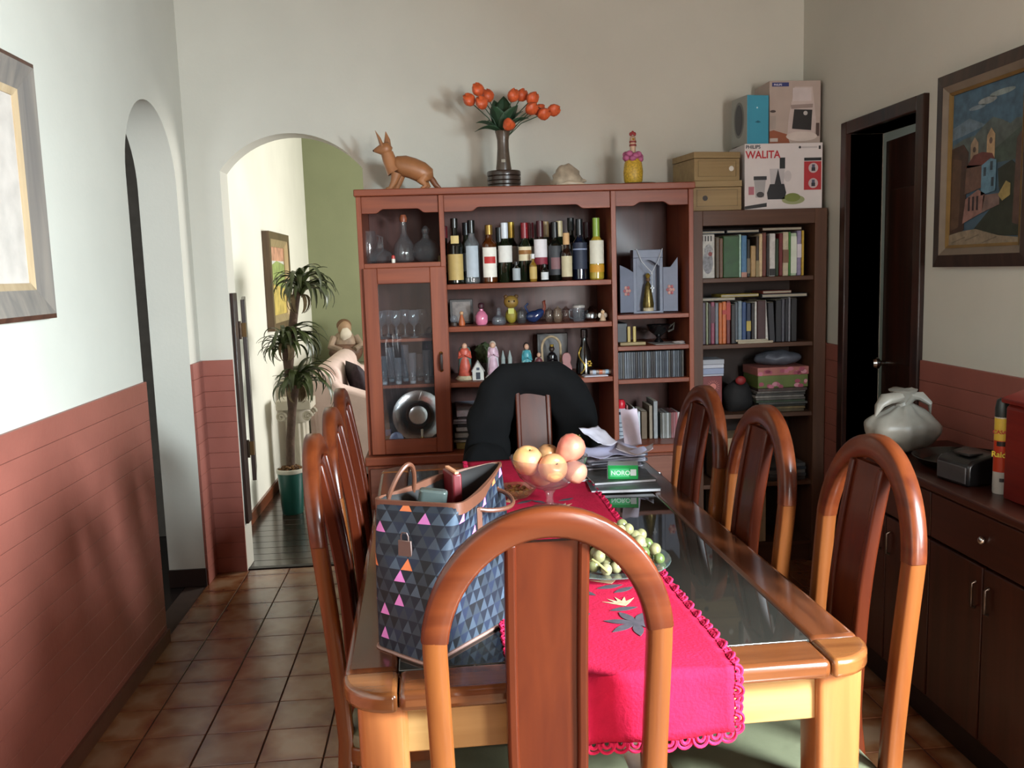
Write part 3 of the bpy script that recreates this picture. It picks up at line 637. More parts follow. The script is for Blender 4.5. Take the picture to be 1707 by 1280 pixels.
# ================================================================== glasses behind the glazed door
GLS = glass('#c6d2de', .08, .03)
def stem_glass(px, zs, Y, h, r, label, group, name='wine_glass', flute=False):
    x = ax(px, 560, Y); t = thing(name, label, 'glass', (x, Y, zs), 0, group)
    st = .42 if not flute else .30
    G().lathe([(r*.8, 0), (r*.8, .003), (.006, .008), (.004, .02), (.004, h*st)], 16).build('stem', GLS, t)
    G().lathe([(.004, h*st), (r*.7, h*(st+.10)), (r, h*(st+.28)), (r*.95, h*.85), (r*.85, h)], 18, capb=True, capt=False).build('bowl', GLS, t)
gi = 'stemmed glasses on the top shelf behind the glazed door'
for i, px in enumerate((636, 648, 661, 676, 691, 704)):
    stem_glass(px, 1.1625, 4.08+.09*(i % 2), .125, .027, ['first', 'second', 'third', 'fourth', 'fifth', 'sixth'][i]+' stemmed glass from the left on the upper shelf behind glass', gi)
def tumbler(px, zs, Y, h, r, label, group):
    x = ax(px, 620, Y); t = thing('tall_glass', label, 'glass', (x, Y, zs), 0, group)
    G().lathe([(r*.75, 0), (r*.8, .004), (r, h*.6), (r, h)], 16, capt=False).build('wall', GLS, t)
    G().lathe([(r*.74, .0005), (r*.77, .012), (r*.6, .014)], 16).build('base', glass('#e8eef2', .3, .02), t)
gi = 'tall slim glasses on the middle shelf behind the glazed door'
for i, px in enumerate((640, 652, 664, 676, 688, 700, 712)):
    tumbler(px, .9525, 4.07+.10*(i % 2), (.13, .16, .12, .17, .14, .125, .15)[i], .018, ['first', 'second', 'third', 'fourth', 'fifth', 'sixth', 'seventh'][i]+' slim tall glass from the left on the middle shelf behind glass', gi)
# bottom of the glazed part: steel steamer ring, blue lid, bowls
SB = .6455; M_STEEL = mat('#a5a8aa', rough=.22, metal=1.0, var=.05)
t = thing('steel_platter', 'round steel serving platter leaning up behind the glazed door', 'platter', (-.125, 4.22, SB+.004))
ro = Matrix.Translation((0, 0, .125)) @ Matrix.Rotation(math.radians(72), 4, 'X')
G().lathe([(.03, .0), (.075, .004), (.08, .012), (.12, .020), (.122, .024), (.08, .018), (.07, .010), (.03, .005)], 30).xf(ro).build('dish', M_STEEL, t)
G().lathe([(.055, .012), (.060, .035), (.050, .045), (.044, .035)], 24, capb=False, capt=False).xf(ro).build('raised_ring', mat('#6f7274', rough=.3, metal=1), t)
t = thing('glass_bowl', 'small dark glass bowl beneath the leaning platter', 'bowl', (-.09, 4.08, SB))
G().lathe([(.02, 0), (.03, .004), (.045, .03), (.05, .045), (.047, .045), (.03, .01)], 20).build('body', glass('#3a3f44', .5), t)
t = thing('blue_plate', 'small pale blue plate leaning in the glazed cupboard bottom', 'plate', (-.222, 4.01, SB+.002))
G().lathe([(.01, 0), (.025, .001), (.032, .005), (.030, .006), (.02, .003)], 24).xf(Matrix.Translation((0, 0, .06)) @ Matrix.Rotation(math.radians(68), 4, 'X')).build('dish', mat('#7f93c0', rough=.25), t)
G().box(-.02, .02, .012, .03, 0, .06).build('stand', mat('#3a3a40', rough=.4), t)
t = thing('mixing_jug', 'clear measuring jug with blue marking at the cupboard bottom left', 'jug', (-.262, 4.10, SB))
G().lathe([(.035, 0), (.04, .005), (.048, .13)], 20, capt=False).build('body', GLS, t); G().box(-.012, .014, -.0475, -.046, .07, .10).build('marking', mat('#28407c'), t)
t = thing('candle_stick', 'small brass candlestick at the cupboard bottom behind glass', 'candlestick', (-.105, 4.02, SB))
G().lathe([(.02, 0), (.022, .006), (.007, .012), (.006, .05), (.012, .055), (.010, .065), (.006, .066)], 14).build('stand', M_BRASS, t); G().lathe([(.006, .064), (.006, .10), (.002, .102)], 10).build('candle', mat('#cfc6b0'), t)
# ================================================================== trinkets on the second shelf
S2 = 1.2105; GT = 'small ornaments on the second shelf of the wall unit'
def tl(name, label, cat, px, Y, z0, pb=540, rz=0, group=GT): return thing(name, label, cat, (ax(px, pb, Y), Y, z0), rz, group)
t = tl('photo_frame', 'small dark framed photo at the left end of the trinket shelf', 'frame', 770, 4.20, S2)
G().box(-.055, .055, -.006, .006, 0, .115).build('border', mat('#2b2624', rough=.4), t, bevel=.003); G().box(-.042, .042, -.0075, -.006, .012, .103).build('print', mat('#6f6560', rough=.3, var=.5, scale=30), t)
t = tl('orange_figurine', 'tiny orange figurine in front of the dark photo frame', 'figurine', 770, 4.06, S2)
G().lathe([(.014, 0), (.016, .01), (.009, .035), (.006, .048)], 12).build('body', mat('#a9562c', rough=.5), t); G().ball((0, 0, .056), .009).build('head', mat('#c99a70', rough=.5), t)
t = tl('snow_globe', 'small glass dome ornament left on the trinket shelf', 'ornament', 757, 4.08, S2)
G().lathe([(.018, 0), (.018, .012), (.015, .014)], 14).build('base', mat('#3a2a20'), t); G().ball((0, 0, .03), .018).build('dome', GLS, t)
t = tl('perfume_bottle', 'round pink perfume bottle with dark cap', 'bottle', 803, 4.07, S2)
G().lathe([(.022, 0), (.029, .012), (.029, .04), (.018, .058), (.009, .064), (.009, .072)], 18).build('body', mat('#c9728e', rough=.15, coat=.5), t); G().lathe([(.008, .072), (.014, .078), (.015, .092), (.008, .1)], 14).build('cap', mat('#3c1f26', rough=.3), t)
t = tl('glass_flask', 'squat clear glass flask beside the pink perfume bottle', 'bottle', 832, 4.07, S2)
G().lathe([(.03, 0), (.034, .01), (.03, .03), (.012, .042), (.009, .06)], 18).build('body', GLS, t); G().ball((0, 0, .066), .010, n=10, m=6).build('stopper', GLS, t)
t = tl('bear_toy', 'yellow and brown toy figure standing taller than the trinkets round it', 'toy', 853, 4.10, S2)
G().ball((0, 0, .035), .028, .024, .036).build('body', mat('#8a7a24', rough=.6), t); G().ball((0, 0, .098), .034, .030, .030).build('head', mat('#8a6a2c', rough=.5), t)
for sx in (-1, 1): G().ball((sx*.024, 0, .122), .010).build('ear', mat('#5a3c18', rough=.6), t); G().ball((sx*.012, -.028, .102), .004, n=8, m=6).build('eye', mat('#111111', rough=.2), t)
G().box(-.016, .010, -.027, -.022, .045, .07).build('bib', mat('#b9b85a', rough=.6), t)
t = tl('blue_gravy_boat', 'dark blue glass bird-shaped boat on the trinket shelf', 'ornament', 892, 4.08, S2)
G().ball((0, 0, .028), .045, .026, .028, fn=lambda p: (p[0], p[1], p[2]+max(0, p[0])*.5)).build('body', mat('#1d2d52', rough=.1, coat=.6), t)
G().tube([(.035, 0, .04), (.046, 0, .07), (.042, 0, .095), (.050, 0, .10)], [.010, .007, .008, .003], 8).build('neck', mat('#6a2f22', rough=.3), t); G().tube([(-.03, 0, .045), (-.045, 0, .075), (-.03, 0, .09)], .005, 8).build('tail', mat('#1d2d52', rough=.1), t)
for i, (px, hh, c, lab) in enumerate(((870, .055, '#4a4c50', 'small smoky glass next to the yellow toy'), (916, .05, '#6d5d54', 'little cut-glass dish right of the blue boat'), (930, .055, '#8a7460', 'small amber-tinted cut-glass pot'), (944, .052, '#5d4038', 'small reddish glass pot in mid shelf'))):
    t = tl('glass_pot', lab, 'pot', px, 4.07+.03*(i % 2), S2); G().lathe([(.015, 0), (.02, .006), (.023, hh*.6), (.018, hh)], 16).build('body', glass(c, .35, .05), t); G().lathe([(.017, hh), (.019, hh+.004), (.006, hh+.012), (.004, hh+.018)], 14).build('lid', glass(c, .5, .05), t)
t = tl('clear_mug', 'clear glass mug with pale rim on the trinket shelf', 'mug', 965, 4.08, S2)
G().lathe([(.024, 0), (.027, .005), (.028, .065)], 18, capt=False).build('body', GLS, t); G().lathe([(.0285, .062), (.029, .072), (.02, .076)], 18).build('lid', mat('#a9a29c', rough=.3), t)
G().tube([(-.028, 0, .055), (-.043, 0, .05), (-.043, 0, .02), (-.028, 0, .012)], .004, 8).build('handle', GLS, t)
t = tl('silver_teapot', 'little silver teapot near the right end of the trinket shelf', 'teapot', 985, 4.08, S2)
G().lathe([(.02, 0), (.034, .012), (.036, .03), (.026, .048), (.012, .056), (.005, .066)], 18).build('body', mat('#8d9094', rough=.2, metal=1), t); G().tube([(.03, 0, .02), (.05, 0, .03), (.056, 0, .05)], [.008, .006, .004], 8).build('spout', mat('#8d9094', rough=.2, metal=1), t)
G().tube([(-.03, 0, .045), (-.05, 0, .045), (-.05, 0, .015), (-.032, 0, .012)], .004, 8).build('handle', mat('#2a2522', rough=.3), t)
t = tl('angel_figurine', 'tiny pale angel figurine at the right end of the trinket shelf', 'figurine', 1005, 4.05, S2)
G().lathe([(.016, 0), (.014, .006), (.006, .032)], 12).build('robe', mat('#b99a7c', rough=.5), t); G().ball((0, 0, .04), .009).build('head', mat('#d9b48c', rough=.5), t)
for sx in (-1, 1): G().ball((sx*.012, .004, .024), .010, .003, .012, 10, 6).build('wing', mat('#cfc3b4', rough=.5), t)

# ================================================================== figurines on the third shelf
S3 = .9595; GF = 'figurines on the third shelf of the wall unit'
def robed(name, label, px, Y, h, robe, skin, mantle=None, base=None, veil=None, wide=1.0, crown=None):
    t = tl(name, label, 'figurine', px, Y, S3, 630, 0, GF); b = .10*h if base else 0
    r = h*.16*wide
    if base: G().lathe([(r*1.5, 0), (r*1.6, b*.3), (r*1.35, b*.7), (r*1.2, b)], 16).build('base', base, t)
    body = G().lathe([(r, b), (r*1.08, b+.02*h), (r*.82, b+.30*h), (r*.70, b+.46*h), (r*.86, b+.60*h), (r*.62, b+.68*h), (r*.26, b+.72*h)], 16, sy=.8)
    jit(body, .03*r, 90, px).build('robe', robe, t)
    G().ball((0, -.004, h*.80+b*.3), h*.068, h*.07, h*.085, 12, 8).build('head', skin, t)
    if mantle: jit(G().lathe([(r*1.12, b+.06*h), (r*.98, b+.35*h), (r*1.0, b+.58*h), (r*.75, b+.70*h)], 16, c=(0, r*.25, 0), capb=False, capt=False, sy=.8), .04*r, 80, px+1).build('mantle', mantle, t)
    if veil: G().ball((0, h*.02, h*.815+b*.3), h*.085, h*.075, h*.10, 12, 8).build('veil', veil, t)
    for sx in (-1, 1): G().tube([(sx*r*.72, 0, b+.60*h), (sx*r*.85, -r*.5, b+.46*h), (sx*r*.12, -r*1.0, b+.52*h)], [r*.22, r*.24, r*.14], 8).build('arm', robe, t)
    if crown: G().lathe([(h*.05, 0), (h*.07, .06*h), (h*.03, .03*h)], 10, c=(0, 0, h*.88+b*.3)).build('crown', crown, t)
    return t
SK = mat('#c79a80', rough=.5); WHT = mat('#c9c4ba', rough=.4); GOLD = mat('#b99a44', rough=.35, metal=.7)
t = robed('saint_figurine', 'red-robed painted saint with green cloak on a pale cloud base, leftmost figurine', 776, 4.08, .185, mat('#b8503e', rough=.45, var=.3, scale=50), SK, mat('#5a7a74', rough=.5, var=.4, scale=50), mat('#c9bd9c', rough=.5, bump=.6, bscale=90))
t = tl('toy_house', 'small white gabled house between the red and lavender figurines', 'ornament', 797, 4.05, S3, 630, 0, GF)
G().prism([(-.026, 0), (.026, 0), (.026, .045), (0, .085), (-.026, .045)], -.018, .018, 'y').build('wall', WHT, t, bevel=.001)
for s in (-1, 1): G().prism([(s*.031, .042), (0, .092), (0, .086), (s*.029, .038)], -.022, .022, 'y').build('roof', mat('#8d8a84', rough=.5), t)
G().box(-.010, .010, -.0195, -.017, .004, .036).build('door', mat('#2a2a32'), t); G().box(-.007, .007, -.0195, -.017, .046, .058).build('window', mat('#3a3f4c'), t)
robed('madonna_figurine', 'lavender and white praying lady figurine on a white base', 823, 4.07, .185, mat('#c3a0ae', rough=.4, var=.2, scale=50), SK, mat('#d8cfd4', rough=.4), mat('#d6d0c8', rough=.45), mat('#c9b8a8', rough=.5), .85)
t = tl('dried_posy', 'small dark dried posy behind the white house', 'ornament', 808, 4.22, S3, 630, 0, GF)
G().lathe([(.018, 0), (.022, .04), (.016, .06)], 12).build('pot', mat('#3a2c24'), t); jit(G().ball((0, 0, .11), .04, .03, .05, 14, 10), .02, 60, 3).build('leaves', mat('#3f4a2a', rough=.7, var=.5, scale=60), t)
t = tl('church_model', 'pale grey twin-spired church model behind the black coat', 'ornament', 845, 4.12, S3, 630, 0, GF)
G().box(-.02, .02, -.012, .025, 0, .06).build('nave', mat('#8f9694', rough=.6), t, bevel=.001)
for sx in (-1, 1): G().lathe([(.010, 0), (.010, .085), (.011, .087), (.001, .125)], 8, c=(sx*.016, -.01, 0)).build('spire', mat('#9aa3a0', rough=.6), t)
robed('blue_saint_figurine', 'teal-cloaked lady figurine with dark hair in mid shelf', 879, 4.09, .175, mat('#3f8a94', rough=.4, var=.25, scale=40), SK, mat('#7fb4b4', rough=.45), None, mat('#241a18', rough=.6), .85)
robed('kneeling_figurine', 'small dark red figurine with white sash right of the teal lady', 899, 4.05, .13, mat('#5a2026', rough=.5), SK, mat('#bcb6ae', rough=.5), None, None, .9)
t = tl('dark_picture', 'dark square picture standing behind the haloed figurine', 'picture', 922, 4.28, S3, 630, 0, GF)
G().box(-.075, .075, -.006, .006, 0, .185).build('border', mat('#18130f', rough=.4), t, bevel=.003); G().box(-.062, .062, -.008, -.006, .014, .172).build('print', mat('#2a2420', rough=.4, var=.6, scale=20), t)
t = robed('black_madonna_figurine', 'black robed figurine inside a pale arched halo', 921, 4.09, .155, mat('#0f0d10', rough=.25), mat('#2a1a14', rough=.5), None, None, mat('#0f0d10', rough=.3), 1.0, GOLD)
G().tube([(-.040, .02, .0), (-.044, .02, .10)]+[(.044*math.cos(PI-PI*k/12), .02, .13+.052*math.sin(PI*k/12)) for k in range(13)]+[(.044, .02, .10), (.040, .02, .0)], .006, 8).build('halo_arch', mat('#a08a6c', rough=.5, var=.3, scale=60), t)
t = tl('guitar_ornament', 'flat pinkish guitar-shaped wooden ornament leaning on the shelf', 'ornament', 945, 4.03, S3, 630, 0, GF)
P = []
for k in range(40):
    a = 2*PI*k/40; z = -math.cos(a); r = .027*math.sqrt(max(0, 1-z*z))**.7*(1+.12*math.cos(2*a)-.22*math.exp(-((z-.15)/.22)**2)-.12*z)
    P.append((r*(1 if a < PI else -1), .056+z*.055))
G().prism(P, -.006, .006, 'y').build('body', mat('#8a5250', rough=.45), t, bevel=.002)
t = tl('gilded_bottle', 'tall black bottle with raised gilded flowers, rightmost on the figurine shelf', 'bottle', 975, 4.08, S3, 630, 0, GF)
G().lathe([(.034, 0), (.042, .008), (.040, .05), (.030, .11), (.016, .145), (.013, .17), (.017, .173), (.017, .21), (.012, .214)], 20).build('body', mat('#0d0b0b', rough=.12, coat=.6), t)
def on_b(a, z):
    r = .0415 if z < .05 else .041-(z-.05)*.19; return (r*math.cos(a), r*math.sin(a), z)
G().tube([on_b(-PI/2-.6+.5*math.sin(k*.55), .01+.011*k) for k in range(12)], .0035, 6).build('gilding', GOLD, t)
for k in range(6):
    a = 2*PI*k/6; c = on_b(-PI/2+.45+.22*math.cos(a), .055+.011*math.sin(a)); G().ball(c, .0055, .0045, .0055, 8, 6).build('petal', GOLD, t)
t = tl('patterned_packet', 'long patterned packet lying at the right end of the figurine shelf', 'packet', 1001, 4.03, S3+.006, 630, .05, GF)
G().prism(rrect(.010, .010, .007, 3, 0, .010), -.050, .050, 'x').build('wrap', mat('#8a7468', rough=.4, var=.8, scale=60), t)
for i, c in enumerate(('#9aa4b4', '#b0552c', '#7c94a8')): G().prism(rrect(.0106, .0106, .007, 3, 0, .010), -.03+.03*i-.008, -.03+.03*i+.008, 'x').build('stripe', mat(c, rough=.4), t)
t = tl('folded_paper', 'folded white paper under the patterned packet', 'paper', 992, 4.015, S3, 630, .03, GF); G().box(-.055, .055, -.03, .05, 0, .0025).build('sheet', mat('#c9c6cc', rough=.7), t); G().box(-.05, .055, -.028, .048, .003, .0055).build('sheet', mat('#b9b4bc', rough=.7), t)

# ================================================================== papers on the bottom shelf
S4 = .6455; GP = 'papers and folders stacked at the bottom of the wall unit'
z = S4; cols = ['#7a6a34', '#8d8d88', '#3a3f44', '#8f8f8c', '#4b4742', '#a3a2a4', '#35323a', '#a8a6b0', '#9a9aa8', '#2c2a32', '#b4b2c0']
hs = [.030, .012, .010, .022, .008, .020, .012, .014, .012, .010, .030]
names = ['mustard folder', 'grey folder', 'charcoal folder', 'pale grey file', 'brown-grey file', 'light grey bundle', 'dark file', 'off-white bundle', 'grey-blue bundle', 'black folder', 'whitish rolled papers']
for i, (c, hh) in enumerate(zip(cols, hs)):
    x = .175+RND.uniform(-.012, .012)
    o = G().box(-.125, .125, -.15, .15, 0, hh-.0008).build('folder', mat(c, rough=.7, var=.2, scale=60), bevel=.003, loc=(x, 4.17+RND.uniform(-.01, .01), z))
    o.rotation_euler.z = RND.uniform(-.05, .05); z += hh
    tag(o, f'{names[i]}, {["bottom","second","third","fourth","fifth","sixth","seventh","eighth","ninth","tenth","top"][i]} of the paper stack left of the black coat', 'folder', GP)

# ================================================================== right-hand column of the wall unit
R1, R2, R3, R4 = 1.2365, 1.0935, .9415, .6455
GR = 'things in the right column of the wall unit'
M_SHR = mat('#6a7082', rough=.5, var=.1, bump=.1)
t = thing('triptych_shrine', 'grey-blue three-leaved wooden shrine with painted roses', 'shrine', (ax(1081, 520, 4.09), 4.09, R1))
def leafp(w, h0, h1): return [(-w/2, 0), (w/2, 0), (w/2, h1), (-w/2, h0)]
G().box(-.062, .062, .05, .062, 0, .255).build('back_board', M_SHR, t, bevel=.002)
for sx in (-1, 1): G().box(sx*.062-.008, sx*.062+.008, 0, .06, 0, .255).build('side', M_SHR, t, bevel=.002)
G().prism([(-.07, .255), (.07, .255), (.07, .292), (.055, .292), (-.055, .292), (-.07, .292)], -.002, .06, 'y').build('cornice', M_SHR, t, bevel=.002)
G().prism([(-.054, .24)]+[(-.054+.108*k/12, .215+.03*math.sin(PI*k/12)) for k in range(13)]+[(.054, .255), (-.054, .255)], 0, .05, 'y').build('arch', M_SHR, t)
G().box(-.07, .07, -.004, .062, -.0, .008).build('floor_board', M_SHR, t)
for sx in (-1, 1):
    P = [(0, .005), (sx*.068, .005), (sx*.068, .225+.03*(sx > 0)), (sx*.034, .21), (0, .19+.02*(sx > 0))]
    if sx < 0: P = P[::-1]
    lf_ = G().prism(P, -.004, .004, 'y').build('leaf', M_SHR, t, bevel=.001); lf_.location = (sx*.07, 0, 0); lf_.rotation_euler.z = -sx*math.radians(12)
    for k in range(7):
        a = 2*PI*k/6; rr = .013 if k < 6 else 0; G().ball((sx*.034+rr*math.cos(a), -.005, .105+rr*1.3*math.sin(a)), .007, .002, .008, 8, 5).build('rose', mat('#a0585c' if k % 2 else '#b98a80', rough=.6), lf_)
t = thing('gold_madonna', 'small gilded statue inside the grey-blue shrine', 'figurine', (ax(1081, 515, 4.10), 4.105, R1+.0085))
G().lathe([(.026, 0), (.026, .012), (.022, .016)], 14).build('base', mat('#b9a98a', rough=.5), t)
G().lathe([(.026, .016), (.028, .03), (.018, .09), (.014, .12), (.006, .135)], 14).build('robe', mat('#6a5a2c', rough=.3, metal=.6, var=.5, scale=70), t); G().ball((0, 0, .145), .011).build('head', mat('#5a4028', rough=.5), t); G().lathe([(.008, .153), (.013, .165), (.004, .175)], 10).build('crown', GOLD, t)
t = thing('bead_necklace', 'thin silver necklace with cross hanging from the shrine cornice', 'necklace', (ax(1083, 440, 4.085), 4.084, R1+.29))
M_SIL = mat('#c4c8cc', rough=.3)
G().tube([(-.062, -.001, .006), (-.040, -.006, -.05), (0.008, -.008, -.105)], .0019, 5).build('chain', M_SIL, t); G().tube([(.060, -.001, .006), (.040, -.006, -.045), (.008, -.008, -.105)], .0014, 5).build('chain', M_SIL, t)
G().ball((.008, -.008, -.108), .005, n=8, m=6).build('bead', M_SIL, t); G().tube([(.008, -.008, -.112), (.009, -.008, -.165)], .0014, 5).build('drop_chain', M_SIL, t)
G().box(.006, .012, -.0095, -.0065, -.195, -.163).box(0, .018, -.0095, -.0065, -.178, -.172).build('cross', M_SIL, t, smooth=False)
# small black shelf: bookends, helmet-like ornament, slips
t = thing('dark_box', 'small dark blue-grey box at the left of the narrow shelf', 'box', (.83, 4.16, R2), 0); G().box(-.03, .03, -.1, .1, 0, .10).build('carton', mat('#23272e', rough=.5), t, bevel=.002)
t = thing('brass_bookend', 'pair of yellowish upright posts on a tan plinth', 'ornament', (ax(1053, 575, 4.05), 4.05, R2)); G().box(-.06, .06, -.03, .03, 0, .014).build('plinth', mat('#8d7a54', rough=.6), t, bevel=.002)
for sx in (-1, 1): G().prism(rrect(.007, .007, .003, 2, sx*.013, 0), .014, .085, 'z').build('post', mat('#b09a58', rough=.5), t)
t = thing('black_bowl', 'shiny black footed bowl on the narrow right shelf', 'bowl', (ax(1098, 575, 4.12), 4.12, R2)); G().lathe([(.022, 0), (.025, .005), (.01, .02), (.012, .03), (.05, .06), (.058, .085), (.054, .086), (.04, .06)], 22).build('body', mat('#100f11', rough=.12, coat=.5), t)
G().tube([(.05, 0, .07), (.075, 0, .09), (.07, 0, .06), (.045, 0, .05)], .005, 8).build('handle', mat('#4a4640', rough=.4), t)
t = thing('paper_slip', 'small crumpled white slip on the narrow right shelf', 'paper', (ax(1131, 574, 4.03), 4.03, R2)); jit(G().ball((0, 0, .007), .030, .02, .006, 14, 6), .004, 60, 2).build('slip', mat('#b4a8a4', rough=.7), t)
t = thing('paper_sheet', 'flat sheet of paper under the black bowl', 'paper', (1.035, 4.06, R2), .05); G().box(-.06, .08, -.06, .08, 0, .0015).build('sheet', mat('#a09a96', rough=.7), t)
# compact discs
x = .803; i = 0; cdm = [mat(c, rough=.25, var=.2, spec=.3) for c in ('#2c3036', '#3a3f46', '#1e2226', '#4a4f56', '#30353f', '#262326', '#413e3b', '#5c636c')]
ordn = lambda n: str(n)+('th' if 10 <= n % 100 <= 20 else {1: 'st', 2: 'nd', 3: 'rd'}.get(n % 10, 'th'))
CDN = ['charcoal', 'steel grey', 'blackish', 'mid grey', 'blue-grey', 'brownish black', 'taupe', 'silvery']
while x < 1.105:
    th = .0103; k = RND.randrange(8); i += 1
    o = G().box(0, th-.0012, -.07, .07, 0, .122).build('cd_case', cdm[k], bevel=.0008, seg=1, loc=(x, 4.075+RND.uniform(0, .004), R3))
    tag(o, f'{CDN[k]} CD case, {ordn(i)} from the left in the disc row', 'CD case', 'row of CD cases in the right column'); x += th
# books and spray can beneath
BKR = [(1044, .010, .165, '#8d5a58', 'thin dull rose book'), (1049, .013, .130, '#a8847c', 'pale pink book'), (1054.5, .010, .155, '#9aa0a0', 'thin silver-grey book'), (1059, .010, .09, '#14182c', 'short navy book'), (1063.5, .012, .132, '#c4ccd4', 'white-spined book'), (1072, .028, .132, '#5c4a34', 'thick brown book'), (1083, .016, .158, '#857868', 'tall taupe book'), (1091, .020, .178, '#8a8d90', 'tallest grey book')]
for i, (px, th, hh, c, nm) in enumerate(BKR):
    t = thing('book', f'{nm} standing in the lower right compartment', 'book', (ax(px, 700, 4.08), 4.13, R4), 0, 'books in the lower right compartment')
    G().box(-th/2+.0008, th/2-.0008, -.075, .075, 0.0, hh).build('cover', mat(c, rough=.5, var=.15, scale=40), t, bevel=.0015)
    G().box(-th/2+.002, th/2-.002, -.06, .074, hh-.004, hh+.0006).build('pages', mat('#b9b2a0', rough=.8), t, smooth=False)
for i in range(9):
    c = ['#4a4a44', '#8a8c8a', '#6c6e6a', '#a0a4a4', '#5a5a54', '#7c4a4c', '#8a6064', '#9a5a60', '#b0a8a8'][i]
    o = G().box(0, .010, -.07, .07, 0, .122).build('cassette_case', mat(c, rough=.25, coat=.3), bevel=.001, seg=1, loc=(ax(1099+3.6*i, 705, 4.07), 4.12, R4))
    tag(o, f'{["sooty","light grey","drab grey","silver","dark grey","maroon","rose grey","dusty red","off-white"][i]} case in the short row beside the tall grey book', 'CD case', 'short row of cases in the lower right compartment')
t = thing('spray_can', 'white spray can with red cap before the lower right books', 'can', (ax(1036, 720, 4.02), 4.02, R4))
G().lathe([(.021, 0), (.0225, .004), (.0225, .145), (.018, .158), (.012, .16)], 18).build('body', mat('#a9b4c0', rough=.3), t); G().lathe([(.019, .158), (.020, .16), (.020, .185), (.012, .198)], 16).build('cap', mat('#c02030', rough=.35), t)
for z in (.03, .05, .07, .09): ring_band(.0225, z, z+.004, -PI/2-.7, -PI/2+.7).build('print_line', mat('#4a5260'), t)
ring_band(.0225, .13, .143, -PI/2-1.4, -PI/2+1.4).build('dark_band', mat('#1a2030'), t)
# ================================================================== brown bookcase in the corner
M_BK = wood('#4a2f20', '#5a3b2a', axis=2, rough=0.5, coat=0.05, rand=0.05)
M_BKX = wood('#4a2f20', '#5a3b2a', axis=0, rough=0.5, coat=0.05, rand=0.05)
KY, KB = 4.07, 4.38
bk = thing('bookcase', 'plain brown wooden bookcase in the corner, crammed with books', 'bookcase', (1.49, 4.22, 0))
def kpart(g, name, m, bevel=.002): return g.move((-1.49, -4.22, 0)).build(name, m, bk, bevel=bevel)
kpart(G().box(1.172, 1.222, KY, KB, 0, 1.697), 'side_panel', M_BK); kpart(G().box(1.757, 1.815, KY, KB, 0, 1.697), 'side_panel', M_BK)
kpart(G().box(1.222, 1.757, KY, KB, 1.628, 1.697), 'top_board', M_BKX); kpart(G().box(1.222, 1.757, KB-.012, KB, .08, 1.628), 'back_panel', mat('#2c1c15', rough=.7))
for z in (1.366, 1.055, .718, .38, .08): kpart(G().box(1.222, 1.757, KY+.012, KB-.012, z, z+.0205), 'shelf', M_BKX)
kpart(G().box(1.222, 1.757, KY+.02, KY+.04, 0, .08), 'plinth', M_BKX)
ORD = ['first', 'second', 'third', 'fourth', 'fifth', 'sixth', 'seventh', 'eighth', 'ninth', 'tenth', 'eleventh', 'twelfth', 'thirteenth', 'fourteenth', 'fifteenth', 'sixteenth', 'seventeenth', 'eighteenth', 'nineteenth', 'twentieth', 'twenty-first', 'twenty-second', 'twenty-third']
def book_row(z0, items, x0, where, group, depth=.15, yfront=4.10):
    x = x0; k_ = .528/max(.528, sum(i_[0] for i_ in items))
    for i, (w, h, c, nm, ext) in enumerate(items):
        w *= k_
        t = thing('book', f'{nm}, {ORD[i]} from left in the {where}', 'book', (x+w/2, yfront+RND.uniform(0, .015), z0), 0, group)
        tilt = ext.get('tilt', 0)
        cv = G().box(-w/2+.0006, w/2-.0006, 0, depth, 0, h).build('cover', mat(c, rough=.45, var=.18, scale=50), t, bevel=min(.003, w*.2), seg=1)
        pg = G().box(-w/2+.0022, w/2-.0022, .006, depth-.003, h-.003, h+.0005).build('pages', mat('#b5ab94', rough=.8), t, smooth=False)
        if ext.get('band'): G().box(-w/2+.0004, w/2-.0004, -.0006, .003, h*ext['band'][0], h*ext['band'][1]).build('spine_label', mat(ext['band'][2], rough=.5), t, smooth=False)
        if tilt:
            for o in t.children: o.rotation_euler.y = tilt
        if ext.get('face') == 'art':
            org = Vector((-w/2, 0, 0)); ux, uy = (1, 0, 0), (0, 0, 1)
            ink = mat('#1d1d1f', rough=.5); decal('cover_art', disc(w*.5, h*.36, w*.36, h*.26), mat('#77767a', rough=.5, var=.5, scale=70), t, org, ux, uy)
            decal('cover_art', disc(w*.55, h*.63, w*.30, h*.14), mat('#8e8d8d', rough=.5, var=.5, scale=80), t, org, ux, uy, .0016)
            decal('cover_art', disc(w*.66, h*.55, w*.14, h*.05), mat('#7c2a26', rough=.5), t, org, ux, uy, .0024)
            for k in range(4): decal('cover_art', rect(w*(.08+.2*k), w*(.17+.2*k), h*.84, h*.96), ink, t, org, ux, uy, .0016)
        if ext.get('face') == 'green':
            decal('cover_panel', rect(w*.06, w*.94, h*.05, h*.95), mat('#234a22', rough=.5, var=.3, scale=20), t, (-w/2, 0, 0), (1, 0, 0), (0, 0, 1))
        x += w
    return x
Z1 = 1.387; D = {}
